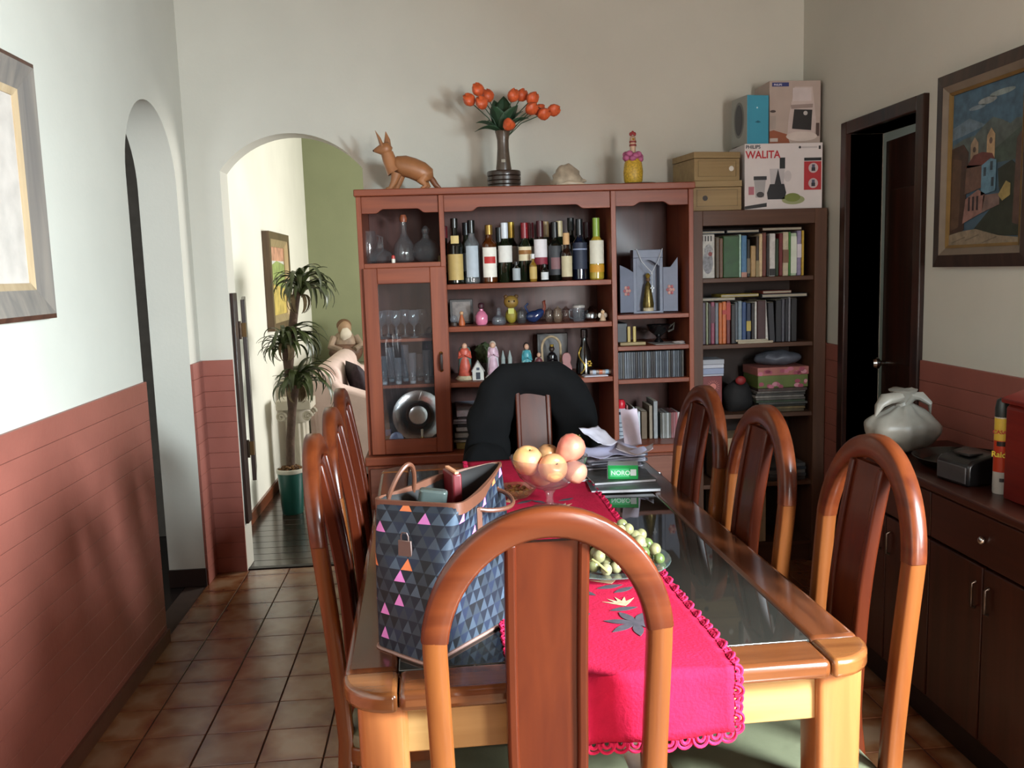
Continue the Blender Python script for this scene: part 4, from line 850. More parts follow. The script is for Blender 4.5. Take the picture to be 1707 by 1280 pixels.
book_row(Z1, [(.068, .205, '#b4b0a8', 'face-out pale book with grey cartoon drawings', {'face': 'art'}), (.019, .19, '#4a3a26', 'olive brown book', D), (.019, .185, '#5d3a22', 'brown book', D), (.078, .195, '#27481f', 'wide dark green face-out book', {'face': 'green'}),
 (.011, .20, '#a9c9b8', 'pale mint book', D), (.027, .195, '#3f6c92', 'blue book', {'band': (.0, .12, '#a87a6a')}), (.016, .175, '#1c1a1a', 'black book', {'band': (.1, .5, '#6c6250')}), (.025, .145, '#a5865a', 'short tan book', D), (.015, .19, '#3a2c22', 'dark brown book', {'band': (.0, .4, '#8a7a54')}),
 (.017, .20, '#c5ac86', 'cream book', D), (.021, .205, '#6a3428', 'russet book', D), (.012, .19, '#1f1a1a', 'thin black book', D), (.028, .20, '#c3c0bd', 'white book with dark emblem', {'band': (.02, .18, '#181616')}), (.017, .175, '#22351f', 'bottle green book', D), (.019, .20, '#6a2024', 'dark red book', D),
 (.028, .205, '#bcb096', 'ivory patterned book', {'band': (.3, .6, '#7a5a44')}), (.012, .205, '#3f7a34', 'slim bright green book', D), (.029, .20, '#a9bda0', 'pale green striped book', {'band': (.06, .92, '#cfd6c6')}), (.021, .21, '#8d82a0', 'lilac book', {'band': (.4, .7, '#d0c8d0')}), (.012, .21, '#b9983a', 'thin yellow book', D)],
 1.2245, "bookcase's top row", "books in the top row of the corner bookcase")
def lying(label, x0, x1, z, h, c, y0=4.10, d=.16, rz=0.0, group='books lying flat on the upright rows of the bookcase'):
    t = thing('lying_book', label, 'book', ((x0+x1)/2, y0+d/2, z), rz, group); w = (x1-x0)/2
    G().box(-w, w, -d/2, d/2, 0, h).build('cover', mat(c, rough=.5, var=.2, scale=40), t, bevel=.0015, seg=1)
    G().box(-w+.003, w-.003, -d/2-.0005, d/2-.004, h*.2, h*.8).build('pages', mat('#9d9584', rough=.8), t, smooth=False)
lying('blue-grey book lying flat above the cartoon book', 1.226, 1.335, Z1+.2065, .012, '#56606c'); lying('long slate book lying flat above the green book', 1.345, 1.500, Z1+.2065, .014, '#3a4048'); lying('brown book lying flat atop the right of the upper row', 1.515, 1.705, Z1+.2125, .015, '#4a3428')
Z2 = 1.0757
book_row(Z2, [(.022, .20, '#3f2c3c', 'dark plum book', D), (.012, .20, '#7c8064', 'thin sage book', D), (.014, .195, '#2a2020', 'black book', D), (.020, .20, '#7e3048', 'raspberry book', {'band': (.5, .9, '#4a2030')}), (.017, .195, '#6d7078', 'grey book', D), (.017, .195, '#b05a20', 'orange book', D), (.020, .20, '#b8602a', 'bright orange book', {'band': (.7, .8, '#a02a20')}),
 (.020, .205, '#5c1c1c', 'dark red book', {'band': (.55, .95, '#a03026')}), (.022, .185, '#1f1b1b', 'sooty black book', D), (.016, .195, '#4c545c', 'slate book', D), (.019, .20, '#74828c', 'blue-grey book', D), (.021, .195, '#24406c', 'royal blue book', D), (.022, .19, '#1c2740', 'navy book', {'band': (.3, .55, '#b09a48')}), (.016, .19, '#241c1c', 'brown-black book', D), (.011, .195, '#bdbab4', 'thin white book', D),
 (.042, .20, '#3a1a1a', 'broad maroon book', D), (.017, .20, '#c4bfb8', 'tall white leaning book', {'tilt': -.06}), (.030, .19, '#25242a', 'charcoal book', {'tilt': -.05}), (.030, .20, '#1b1a1f', 'broad black book', D), (.016, .205, '#4a4a52', 'ash grey book', D), (.018, .205, '#201e24', 'jet black book', D), (.011, .21, '#7a7a80', 'slim light grey book', D), (.03, .205, '#1c191b', 'wide black book', D)],
 1.2245, "bookcase's second row", "books in the second row of the corner bookcase")
lying('long white book lying flat over the plum books', 1.226, 1.385, Z2+.2065, .012, '#a8a6a0'); lying('bright yellow book lying flat across mid row', 1.318, 1.50, Z2+.220, .014, '#a08a34', 4.102, .15); lying('dark folder lying flat at the right of the second row', 1.515, 1.735, Z2+.2115, .018, '#303238'); lying('rust red book lying on the dark folder', 1.52, 1.66, Z2+.2305, .014, '#6a3228', 4.104, .15)
lying('cream paperback lying at the second shelf edge', 1.395, 1.565, Z2, .010, '#b9ab92', 4.083, .015); lying('second cream paperback lying higher at the shelf edge', 1.385, 1.54, Z2+.0105, .008, '#c2b6a0', 4.083, .014)
# third shelf
Z3 = .7392
t = thing('red_sun_book', 'dark red face-out book with a printed sun emblem', 'book', (1.274, 4.10, Z3)); G().box(-.048, .048, 0, .10, 0, .185).build('cover', mat('#6a1c1c', rough=.45), t, bevel=.002)
sun = mat('#b8685c', rough=.5); decal('emblem', disc(.052, .135, .016), sun, t, (-.048, 0, 0), (1, 0, 0), (0, 0, 1), .0008)
for k in range(18):
    a = 2*PI*k/18; c, s = math.cos(a), math.sin(a); q = .0018
    decal('ray', [(.052+.021*c-q*s, .135+.021*s+q*c), (.052+.021*c+q*s, .135+.021*s-q*c), (.052+.034*c, .135+.034*s)], sun, t, (-.048, 0, 0), (1, 0, 0), (0, 0, 1), .0008)
z = Z3+.1855
for i, (h, c, nm) in enumerate(((.010, '#a8a9b4', 'lowest'), (.028, '#8d96b0', 'second'), (.018, '#b9bac4', 'third'), (.024, '#a2a4ac', 'topmost'))):
    o = G().box(-.052, .055, 0, .13, 0, h-.0008).build('white_notebook', mat(c, rough=.6, var=.1), bevel=.002, loc=(1.279+RND.uniform(-.004, .004), 4.10, z)); z += h
    tag(o, f'{nm} of the whitish notebooks piled on the red sun book', 'notebook', 'whitish notebooks on the red sun book')
# magazines pile with floral box and bag
z = Z3; mg = [('#5a4a34', .014), ('#6c5a3c', .012), ('#2c2a24', .010), ('#4c4a44', .012), ('#3a4434', .010), ('#59524c', .012), ('#807870', .010), ('#3c3834', .012), ('#6a625c', .010), ('#4a3a34', .014)]
for i, (c, h) in enumerate(mg):
    o = G().box(-.12, .12, 0, .2, 0, h-.0006).build('magazine', mat(c, rough=.4, var=.4, scale=40), bevel=.001, seg=1, loc=(1.615+RND.uniform(-.008, .008), 4.095+RND.uniform(0, .01), z)); o.rotation_euler.z = RND.uniform(-.03, .03); z += h
    tag(o, f'{["murky brown","tan","blackish","grey","green-grey","stone","pale grey","dark","taupe","chestnut"][i]} magazine, {ORD[i]} from the bottom under the pink floral box', 'magazine', 'magazines under the floral box')
t = thing('floral_box', 'green and pink flower-printed gift box on the magazine pile', 'box', (1.62, 4.20, z), .03)
G().box(-.125, .125, -.095, .095, 0, .085).build('carton', mat('#5e6a34', rough=.5, var=.2), t, bevel=.003); lid = G().box(-.128, .128, -.098, .098, .060, .100).build('lid', mat('#a06058', rough=.5, var=.2), t, bevel=.003)
for k in range(26):
    u, v = RND.uniform(.01, .24), RND.choice((RND.uniform(.005, .03), RND.uniform(.066, .092))); rr = RND.uniform(.008, .016)
    up = v > .05; decal('flower_print', disc(u, v, rr, min(rr, .010), 12), mat(RND.choice(['#b8687c', '#c98a94', '#9c4a5c']), rough=.5), lid if up else t, (-.125, -.098 if up else -.095, 0), (1, 0, 0), (0, 0, 1), .0006+.00025*(k % 5), .0002)
zb_ = z+.1005
t = thing('plastic_bag', 'crumpled grey plastic bag on top of the floral box', 'bag', (1.63, 4.20, zb_)); jit(G().ball((0, 0, .035), .115, .08, .036, 24, 14, lambda p: (p[0], p[1], max(p[2], 0))), .010, 22, 5).build('film', mat('#5c5f68', rough=.35, var=.3), t)
t = thing('dark_pouch', 'black cloth pouch slumped left of the magazine pile', 'bag', (1.425, 4.18, Z3)); jit(G().ball((0, 0, .075), .070, .06, .08, 20, 14, lambda p: (p[0], p[1], max(p[2], 0))), .018, 14, 8).build('cloth', mat('#141213', rough=.8), t); G().ball((.0, -.045, .155), .026, .014, .022, 12, 8).build('red_tag', mat('#7c1a1c', rough=.6), t)
# lower shelves
t = thing('beige_carton', 'beige cardboard carton on the lower bookcase shelf behind the chairs', 'box', (1.405, 4.20, .4012)); G().box(-.10, .10, -.10, .10, 0, .22).build('carton', mat('#a0876a', rough=.7), t, bevel=.002); decal('print', rect(.06, .10, .02, .05), mat('#c9c4cf'), t, (-.1, -.1, 0), (1, 0, 0), (0, 0, 1))
t = thing('beige_carton', 'lower beige carton at the bottom of the bookcase', 'box', (1.42, 4.20, .1012)); G().box(-.12, .12, -.10, .10, 0, .245).build('carton', mat('#9c8468', rough=.7), t, bevel=.002); decal('print', disc(.15, .19, .02, .022), mat('#b4a8c4'), t, (-.12, -.1, 0), (1, 0, 0), (0, 0, 1))
for i in range(5):
    o = G().box(-.09, .09, 0, .2, 0, .016).build('magazine', mat(['#2e2a28', '#3c3a3a', '#55504c', '#2a2c30', '#4a4846'][i], rough=.4, var=.4), bevel=.001, seg=1, loc=(1.645+.004*(i % 2), 4.10, .4012+i*.0167))
    tag(o, f'{["bottom","second","middle","fourth","top"][i]} dark magazine on the lower bookcase shelf', 'magazine', 'dark magazines low in the bookcase')

# ================================================================== boxes on top of the bookcase
ZT = 1.6985; M_BOX = wood('#8a7350', '#9c855e', axis=0, rough=0.6, coat=0, rand=.06)
def tan_box(label, loc, rz, w, d, h, holex, hole, name):
    t = thing(name, label, 'box', loc, rz, 'tan storage boxes on the bookcase'); G().box(0, w, 0, d, 0, h-.03).build('carton', M_BOX, t, bevel=.002); G().box(-.002, w+.002, -.002, d+.002, h-.028, h).build('lid', M_BOX, t, bevel=.002)
    G().box(w*.08, w*.92, -.0015, .0, h*.14, h*.16).box(w*.08, w*.92, -.0015, 0, h*.68, h*.70).box(w*.08, w*.09, -.0015, 0, h*.14, h*.70).box(w*.91, w*.92, -.0015, 0, h*.14, h*.70).build('printed_border', mat('#77623f'), t, smooth=False)
    decal('finger_hole', disc(holex, h*.42, .012), mat(hole), t, (0, 0, 0), (1, 0, 0), (0, 0, 1), .001); return t
tan_box('lower tan storage box with dark round hole beside the blender carton', (1.180, 4.085, ZT), 0, .230, .24, .135, .058, '#241a14', 'storage_box')
tan_box('upper tan storage box with white round hole, set askew on the lower one', (1.185, 4.075, ZT+.1355), math.radians(9), .228, .24, .130, .185, '#d9d4ca', 'storage_box')
# blender carton
bx = thing('blender_carton', 'white appliance carton with red lettering and a blender picture', 'box', (1.432, 4.105, ZT)); BW, BH = .372, .300
G().box(0, BW, 0, .22, 0, BH).build('carton', mat('#cfc6c4', rough=.5, var=.03), bx, bevel=.002); o3 = ((0, 0, 0), (1, 0, 0), (0, 0, 1))
bp = lambda nm, pts, c, off=.0008: decal(nm, pts, mat(c, rough=.45, var=.06), bx, *o3, off)
lettering('brand_lettering', 'PHILIPS', .022, mat('#28303c'), bx, (.004, 0, BH-.022), o3[1], o3[2], sx=1.0)
lettering('brand_lettering', 'WALITA', .048, mat('#b0202a'), bx, (.004, 0, BH-.066), o3[1], o3[2], sx=.92)
bp('picture', rect(.283, .366, .085, .215), '#a8262c'); bp('picture', rect(.283, .366, .218, .232), '#1c1a1c')
for cy in (.185, .115):
    bp('picture', disc(.327, cy, .023), '#b8a4a4', .0016); bp('picture', rect(.318, .336, cy-.014, cy+.002), '#22222c', .0024); bp('picture', rect(.320, .334, cy+.002, cy+.016), '#4a4c60', .0024)
bp('picture', [(.110, .045), (.190, .045), (.198, .075), (.188, .115), (.120, .115), (.106, .075)], '#17161a'); bp('picture', [(.124, .115), (.186, .115), (.190, .185), (.118, .185)], '#b3adae', .0006); bp('picture', [(.142, .115), (.174, .115), (.158, .185)], '#1b1a1e', .0016)
bp('picture', rect(.166, .192, .185, .235), '#1a1a1c'); bp('picture', disc(.205, .150, .018, .026), '#bcb4b4', .0004); bp('picture', [(.052, .055), (.092, .055), (.100, .135), (.044, .135)], '#a09c9c'); bp('picture', rect(.042, .104, .135, .152), '#242224', .0016); bp('picture', disc(.074, .068, .018, .013), '#3a3436', .0016)
bp('picture', rect(.018, .044, .068, .105), '#a8606c'); bp('picture', disc(.232, .042, .055, .022), '#8f9468'); bp('picture', disc(.228, .052, .038, .020), '#6f7a38', .0016); bp('picture', [(-.0, .002), (.105, .012), (.105, .030), (0, .016)], '#1c1a1a'); bp('picture', disc(.262, BH-.020, .006), '#2c2a2c'); bp('picture', rect(.270, .345, BH-.024, BH-.017), '#b0a8a8'); bp('picture', rect(.352, .362, BH-.030, BH-.014), '#2a282a')
# coffee maker carton
cx = thing('coffee_maker_carton', 'pale pinkish carton picturing a coffee maker, topmost in the corner', 'box', (1.565, 4.150, ZT+.3008)); CW, CHh = .246, .288
G().box(0, CW, 0, .20, 0, CHh).build('carton', mat('#a8968c', rough=.5, var=.05), cx, bevel=.002)
cp = lambda nm, pts, c, off=.0008: decal(nm, pts, mat(c, rough=.45, var=.08), cx, *o3, off)
lettering('brand_lettering', 'PHILIPS', .012, mat('#c9c6d6'), cx, (.020, 0, CHh-.022), o3[1], o3[2], .0018); cp('picture', rect(.012, .092, CHh-.026, CHh-.008), '#2a2f68')
cp('picture', [(.085, .03), (.215, .03), (.225, .10), (.205, .26), (.120, .26), (.105, .19), (.092, .12)], '#b8a6a0'); cp('picture', disc(.155, .035, .075, .022), '#c2b4ac', .0012); cp('picture', [(.108, .070), (.200, .062), (.205, .155), (.118, .158)], '#1e1818', .002); cp('picture', [(.100, .178), (.208, .182), (.206, .165), (.104, .160)], '#8e7c76', .0024)
cp('picture', rect(.110, .200, .195, .255), '#c0b2b0', .0018); cp('picture', disc(.172, .140, .010), '#b0a8a6', .0028); cp('picture', [(0, .0), (.10, 0), (.085, .045), (.02, .065), (0, .06)], '#8a4a2c'); cp('picture', rect(.002, .040, .012, .028), '#b8aca4', .002); cp('picture', rect(.0, .030, .070, .130), '#9d8f86', .0012); cp('picture', disc(.016, .150, .014, .006), '#3a2e2c', .002); cp('picture', rect(.224, .240, .035, .095), '#4a3630', .001)
# turquoise carton, its side showing an oval picture
tq = thing('turquoise_carton', 'turquoise carton with grey oval on its side, before the coffee maker carton', 'box', (1.447, 4.120, ZT+.3008), math.radians(10)); G().box(0, .112, 0, .145, 0, .222).build('carton', mat('#8e8f88', rough=.5, var=.04), tq, bevel=.002)
decal('front_sheet', rect(.001, .111, .001, .221), mat('#3f93ad', rough=.45, var=.03), tq, *o3, .0004); decal('print', disc(.052, .165, .004), mat('#bfd8e0'), tq, *o3, .0012); decal('print', [(.040, .100), (.056, .096), (.072, .100), (.056, .108)], mat('#2a6478'), tq, *o3, .0012)
decal('oval_picture', disc(.072, .118, .048, .082, 28), mat('#6f706c', rough=.5), tq, (0, .145, 0), (0, -1, 0), (0, 0, 1)); decal('oval_picture', disc(.072, .118, .036, .070, 28), mat('#45464a', rough=.5), tq, (0, .145, 0), (0, -1, 0), (0, 0, 1), .0016)

# ================================================================== ornaments on top of the wall unit
ZU = 1.8203
M_FOX = mat('#96623c', rough=.45, var=.2, scale=12); M_FOXD = mat('#6a3c20', rough=.5)
fx = thing('fox_figurine', 'carved orange-brown fox figure with upright ears on the wall unit', 'figurine', (-.125, 4.06, ZU)); U = .00274
q = lambda px, py, y=0.0: ((px-675)*U, y, (312-py)*U)
def blob(pts, rs, n=12, flat=1.0): return G().tube([q(*p) for p in pts], [r*U for r in rs], n, flat=flat)
blob([(655, 275), (662, 272), (672, 273), (685, 277), (698, 283), (708, 290), (713, 296)], [9, 15, 17, 17, 17, 15, 7]).build('body', M_FOX, fx, ang=70)
blob([(657, 282), (652, 272), (648, 262), (645, 252)], [14, 12, 11, 10]).build('neck', M_FOX, fx, ang=70); blob([(652, 249), (645, 246), (638, 246), (631, 247), (624, 248)], [6, 12, 10, 6, 2.2]).build('head', M_FOX, fx, ang=70)
for sx in (-1, 1): G().tube([q(642+4*sx, 242, sx*.012), q(640+6*sx, 230, sx*.016), q(636+8*sx, 217, sx*.018)], [.017, .013, .001], 8, flat=.5).build('ear', M_FOX, fx); G().ball(q(637, 245, sx*.016), .004, n=8, m=6).build('eye', mat('#1a1008', rough=.2), fx)
G().ball(q(624, 248), .005, n=8, m=6).build('nose', mat('#1a1008', rough=.3), fx); blob([(657, 262), (653, 266), (649, 268)], [4, 4, 4]).build('tag', mat('#2c2c2c'), fx)
for i, sx in enumerate((-1, 1)):
    blob([(659+6*i, 285, sx*.018), (654+7*i, 300, sx*.02), (648+9*i, 309, sx*.02), (641+9*i, 310.5, sx*.02)], [9, 5.5, 4, 3]).build('leg', M_FOX, fx, ang=70); blob([(705, 291, sx*.018), (698+4*i, 299, sx*.022), (705+4*i, 306, sx*.022), (698+4*i, 310.5, sx*.022)], [10, 8, 4.5, 3]).build('leg', M_FOX, fx, ang=70)
blob([(711, 288), (717, 297), (722, 305), (729, 310)], [4, 5, 4.5, 2]).build('tail', M_FOXD, fx, ang=70)
# vase
M_VASE = mat('#4a3c30', rough=.35, var=.25, scale=25); vx, vy = .312, 4.10
vs = thing('flower_vase', 'dark brown waisted vase with ribbed foot holding orange tulips', 'vase', (vx, vy, ZU))
G().lathe([(.072, 0), (.076, .004), (.076, .014), (.070, .017), (.076, .020), (.076, .032), (.070, .035), (.076, .038), (.076, .052), (.070, .055), (.076, .058), (.077, .072), (.074, .078), (.034, .080)], 28).build('ribbed_foot', mat('#33261f', rough=.3, coat=.3), vs)
G().lathe([(.034, .080), (.035, .09), (.030, .13), (.026, .18), (.026, .215), (.032, .245), (.036, .255), (.030, .252), (.02, .20)], 24).build('neck', M_VASE, vs); G().box(-.012, .006, -.032, -.0275, .115, .128).build('sticker', mat('#8a8272'), vs)
ORG = mat('#c4552c', rough=.45, var=.25, scale=60); GRN = mat('#26402a', rough=.5, var=.25, scale=30); MOUTH = Vector((vx, vy, ZU+.248))
def bloom(d):
    g = G(); rings = []
    for t_, r in ((0, .004), (.15, .015), (.4, .022), (.65, .021), (.85, .015), (1, .006)):
        r *= 1.25; rings.append([(r*(1+.10*math.cos(3*a))*math.cos(a), r*(1+.10*math.cos(3*a))*math.sin(a), .058*t_+.005*math.cos(3*a)*(t_ > .8)) for a in [2*PI*k/15 for k in range(15)]])
    g.loft(rings); M = Vector((0, 0, 1)).rotation_difference(d).to_matrix().to_4x4(); return g.xf(M)
tul = [(802, 160, -.02, 'topmost tulip of the left cluster'), (790, 175, -.03, 'leftmost tulip of the left cluster'), (817, 170, .02, 'right tulip of the left cluster'), (809, 181, -.05, 'lowest tulip of the left cluster'), (852, 170, .0, 'middle-left tulip standing above the dark leaves'), (865, 168, .04, 'highest tulip right of the leaves'), (880, 172, .0, 'upper tulip of the right cluster'), (877, 188, -.04, 'inner lower tulip of the right cluster'), (890, 189, .03, 'centre tulip of the right cluster'), (896, 194, -.02, 'low outer tulip of the right cluster'), (912, 186, .0, 'rightmost tulip on a bent stem'), (845, 212, -.06, 'low tulip bud just above the vase mouth')]
for i, (px, py, dy, lab) in enumerate(tul):
    p = at(px, py, vy+dy); d = (p-MOUTH); d.normalize()
    if i == 10: d = Vector((.8, 0, .2)).normalized()
    t = thing('tulip', f'orange {lab}' if 'orange' not in lab else lab, 'flower', tuple(p), 0, 'orange tulips in the brown vase')
    bloom(d).build('bloom', ORG, t)
    root = MOUTH-p+Vector((RND.uniform(-.01, .01), RND.uniform(-.01, .01), -.03)); mid = root*.5+Vector((0, 0, .02)) if i != 10 else Vector((-.05, 0, .025))
    G().tube([root, root*.75+mid*.25, mid, mid*.4, (0, 0, 0)], .0022, 6).build('stem', GRN, t)
def leaf_mesh(L, w, droop):
    g = G(); r = []
    for k in range(9):
        t_ = k/8; ww = w*math.sin(PI*min(1, t_*.9+.12))**.8; z = L*t_-droop*t_*t_; y = droop*1.3*t_*t_
        r.append([(-ww, y-.15*ww, z), (-ww*.45, y, z), (0, y+.25*ww, z), (ww*.45, y, z), (ww, y-.15*ww, z)])
    return g.loft(r, cap=False, loop=False)
for i, (a, L, w, dr, tl_) in enumerate(((-95, .17, .040, .05, .45), (-60, .19, .042, .04, .38), (-15, .20, .046, .02, .12), (25, .20, .044, .03, .15), (70, .17, .040, .05, .5), (95, .16, .036, .06, .65), (150, .18, .04, .04, .3), (-140, .18, .042, .04, .3), (40, .15, .04, .05, .3), (-35, .15, .04, .05, .3))):
    me_ = leaf_mesh(L, w, dr).build('leaf', GRN, vs); me_.location = (0, 0, .245); me_.rotation_euler = (-tl_*1.3, 0, math.radians(a)); md = me_.modifiers.new('thick', 'SOLIDIFY'); md.thickness = .0012
# shell
sh = thing('sea_shell', 'big pale striped sea shell lying on the wall unit', 'shell', (.596, 4.08, ZU)); M_SHELL = mat('#9c8c78', rough=.35, var=.35, scale=25)
def shellf(p):
    a = math.atan2(p[2], p[0]); return (p[0]*(1+.06*math.sin(a*16)), p[1], max(-.003, p[2]*(1+.04*math.sin(p[0]*150))))
G().ball((0, 0, 0), .072, .05, .100, 36, 18, shellf).move((0, 0, .003)).build('body', M_SHELL, sh); G().tube([(-.05, -.03, .008), (.0, -.046, .014), (.05, -.04, .010), (.082, -.03, .006)], [.006, .012, .011, .003], 10).build('lip', mat('#b4a28c', rough=.3), sh); G().lathe([(.022, 0), (.014, .02), (.003, .045)], 14).xf(Matrix.Rotation(PI/2, 4, 'Y')).move((.045, 0, .026)).build('spire', M_SHELL, sh)
# hen bottle
hb = thing('hen_bottle', 'yellow bottle ornament topped with a hen head and pink ruff', 'ornament', (.904, 4.09, ZU+.011)); DOT = mat('#b8932c', rough=.5, var=.4, scale=120)
G().lathe([(.036, 0), (.042, .01), (.045, .05), (.040, .09), (.026, .115), (.014, .13)], 20).build('body', DOT, hb); G().lathe([(.014, .125), (.013, .15), (.015, .19), (.013, .205), (.004, .212)], 14).build('neck', mat('#b99a80', rough=.5), hb)
for k in range(14):
    a = 2*PI*k/14; G().ball((.032*math.cos(a), .028*math.sin(a), .118+.012*math.sin(k*2.3)), .017, .014, .015, 8, 6).build('ruff', mat('#a8567c', rough=.6, var=.3), hb)
for z_ in (.165, .18): G().lathe([(.0165, z_), (.0165, z_+.008)], 14).build('collar', mat('#7c2420', rough=.5), hb)
for k in range(3): G().ball((-.009+.009*k, 0, .219+.006*(k == 1)), .007, .004, .009, 8, 6).build('comb', mat('#8c1c1c', rough=.5), hb)
G().lathe([(.006, 0), (.001, .016)], 8).xf(Matrix.Rotation(PI/2, 4, 'X')).move((0, -.014, .195)).build('beak', mat('#c9962c'), hb)
cm = thing('crochet_mat', 'dark little mat with tan fringe under the hen bottle', 'mat', (.925, 4.09, ZU)); G().prism(disc(0, 0, .085, .06, 24), 0, .010, 'z').build('cloth', mat('#2a2018', rough=.9), cm)
for k in range(24):
    a = 2*PI*k/24; G().tube([(.083*math.cos(a), .058*math.sin(a), .002), (.098*math.cos(a), .07*math.sin(a), .003)], .0028, 5).build('fringe', mat('#8a6e3c', rough=.9), cm)
# ================================================================== sideboard along the right wall
M_SB = wood('#2c120a', '#3c1a10', axis=1, rough=0.35, coat=0.1, rand=.05); M_SBV = wood('#2c120a', '#3c1a10', axis=2, rough=0.35, coat=0.1, rand=.05)
sb = thing('sideboard', 'long dark wooden sideboard with plain doors along the right wall', 'sideboard', (1.62, 2.0, 0)); ZS = .795
def spart(g, nm, m, bevel=.003, parent=None): return g.move((-1.62, -2.0, 0)).build(nm, m, parent or sb, bevel=bevel)
spart(G().box(1.415, 1.815, .85, 3.03, ZS-.028, ZS), 'top', M_SB, .008); spart(G().box(1.455, 1.81, .87, 3.015, .10, ZS-.028), 'body', M_SBV); spart(G().box(1.475, 1.80, .88, 3.0, 0, .10), 'kick_board', mat('#120d0d', rough=.4))
ys = [.88, 1.42, 1.95, 2.48, 3.01]
for a, b_ in zip(ys[:-1], ys[1:]):
    dr = spart(G().box(1.437, 1.455, a+.003, b_-.003, .62, .758), 'drawer', M_SB, .004); spart(G().ball((1.430, (a+b_)/2, .69), .010, .012, .012, 12, 8), 'knob', M_CHROME, 0, dr)
    for c, d, k in ((a, (a+b_)/2, 1), ((a+b_)/2, b_, -1)):
        dd = spart(G().box(1.437, 1.455, c+.003, d-.003, .115, .612), 'cupboard_door', M_SBV, .004); yk = d-.03 if k > 0 else c+.03
        spart(G().tube([(1.437, yk, .49), (1.425, yk, .495), (1.425, yk, .56), (1.437, yk, .565)], .0045, 8), 'handle', mat('#4a3c32', rough=.3, metal=.7), 0, dd)
# white carrier bag, tray, appliance, spray can, red chest
t = thing('carrier_bag', 'knotted white plastic carrier bag on the sideboard end', 'bag', (1.56, 2.88, ZS+.0))
def bagf(p):
    z = p[2]; k = 1.0 if z < .10 else max(.16, 1-(z-.10)*6.2); fo = 1+.08*math.sin(math.atan2(p[1], p[0])*9)*(z/.2); return (p[0]*k*fo, p[1]*k*fo, max(z, 0))
M_BAG = mat('#8f8a80', rough=.4, var=.12, scale=20); jit(G().ball((0, 0, .085), .125, .095, .088, 48, 26, bagf), .012, 16, 3).build('film', M_BAG, t)  # white film greyed, shade of the dark right side put into its colour
for s, k in ((-1, 1.0), (1, .75)): jit(G().tube([(s*.004, 0, .165), (s*.03*k, -.01, .190), (s*.07*k, -.02, .190), (s*.10*k, -.03, .165), (s*.112*k, -.03, .135)], [.02, .034, .03, .02, .004], 12, flat=.5), .012, 30, s).build('handle_loop', M_BAG, t)
jit(G().lathe([(.035, .14), (.026, .17), (.032, .195), (.045, .212), (.03, .218)], 18), .010, 40, 9).build('gathered_top', M_BAG, t)
t = thing('black_tray', 'round black tray with raised rim on the sideboard', 'tray', (1.635, 2.640, ZS)); G().lathe([(.10, 0), (.125, .004), (.148, .028), (.152, .030), (.146, .030), (.12, .008), (.02, .006)], 36).build('dish', mat('#141210', rough=.25, coat=.3), t)
t = thing('black_appliance', 'low black and grey countertop appliance beside the spray can', 'appliance', (1.545, 2.435, ZS), math.radians(8)); G().prism([(-.075, 0), (.085, 0), (.085, .075), (.02, .092), (-.06, .075), (-.075, .06)], -.06, .075, 'y').build('housing', mat('#131213', rough=.3), t, bevel=.008)
G().box(-.078, -.072, -.052, .067, .008, .058).build('side_panel', mat('#3f3b3b', rough=.4), t, bevel=.004); G().box(-.05, .0, -.03, .03, .083, .09).build('button_plate', mat('#2c2a2a', rough=.3), t, bevel=.002)
t = thing('insect_spray', 'yellow, red and white insect spray can with dark cap', 'can', (1.535, 2.300, ZS)); RC = .0215
G().lathe([(RC*.95, 0), (RC, .004), (RC, .215), (RC*.9, .222)], 22).build('body', mat('#b9b4ac', rough=.3), t); G().lathe([(RC*1.0, .215), (RC*1.0, .24), (RC*.8, .262), (RC*.5, .266)], 20).build('cap', mat('#1c2422', rough=.35), t)
ring_band(RC, .062, .15, -PI-.3, .3).build('red_band', mat('#b4391f', rough=.35), t); ring_band(RC, .15, .212, -PI-.3, .3).build('yellow_band', mat('#c9a83c', rough=.35), t); ring_band(RC, .135, .148, -PI*.9, -.3, t=.0012).build('black_flash', mat('#1a1412', rough=.4), t)
lx = (-.72, -.69, 0); lx = Vector((.62, -.78, 0)).normalized(); nn = lx.cross(Vector((0, 0, 1)))
lettering('lettering', 'Raid', .022, mat('#d9c23c'), t, tuple(nn*(RC+.0006)-lx*.020+Vector((0, 0, .105))), lx, (0, 0, 1)); lettering('lettering', 'CASA', .014, mat('#a82a1c'), t, tuple(nn*(RC+.0006)-lx*.018+Vector((0, 0, .170))), lx, (0, 0, 1))
ring_band(RC, .035, .045, -PI*.75, -.9, t=.0012).build('print', mat('#3a3838'), t)
M_RED = wood('#5a1410', '#701d15', axis=1, rough=.35, coat=.3, rand=.03)
rc = thing('red_chest', 'dark red wooden chest with sloping lid on the sideboard', 'chest', (1.625, 2.060, ZS))
G().prism([(-.12, 0), (.15, 0), (.15, .30), (.06, .315), (-.11, .262), (-.12, .25)], -.20, .185, 'y').build('carcass', M_RED, rc, bevel=.004); G().prism([(-.128, .262), (.06, .325), (.155, .31), (.155, .322), (.06, .340), (-.13, .275)], -.21, .195, 'y').build('lid', M_RED, rc, bevel=.003)
for z0_ in (.09, .20): G().box(-.127, -.12, -.02, .0, z0_, z0_+.035).build('hinge', mat('#5a4a30', rough=.4, metal=.6), rc, bevel=.001)
G().box(-.130, -.120, -.195, -.05, .004, .25).build('door_panel', M_RED, rc, bevel=.004)
t = thing('white_saucer', 'pale saucer edge on the sideboard before the red chest', 'saucer', (1.465, 1.93, ZS)); G().lathe([(.025, 0), (.03, .003), (.048, .012), (.046, .013), (.028, .006)], 24).build('dish', mat('#b9b8a8', rough=.3), t)

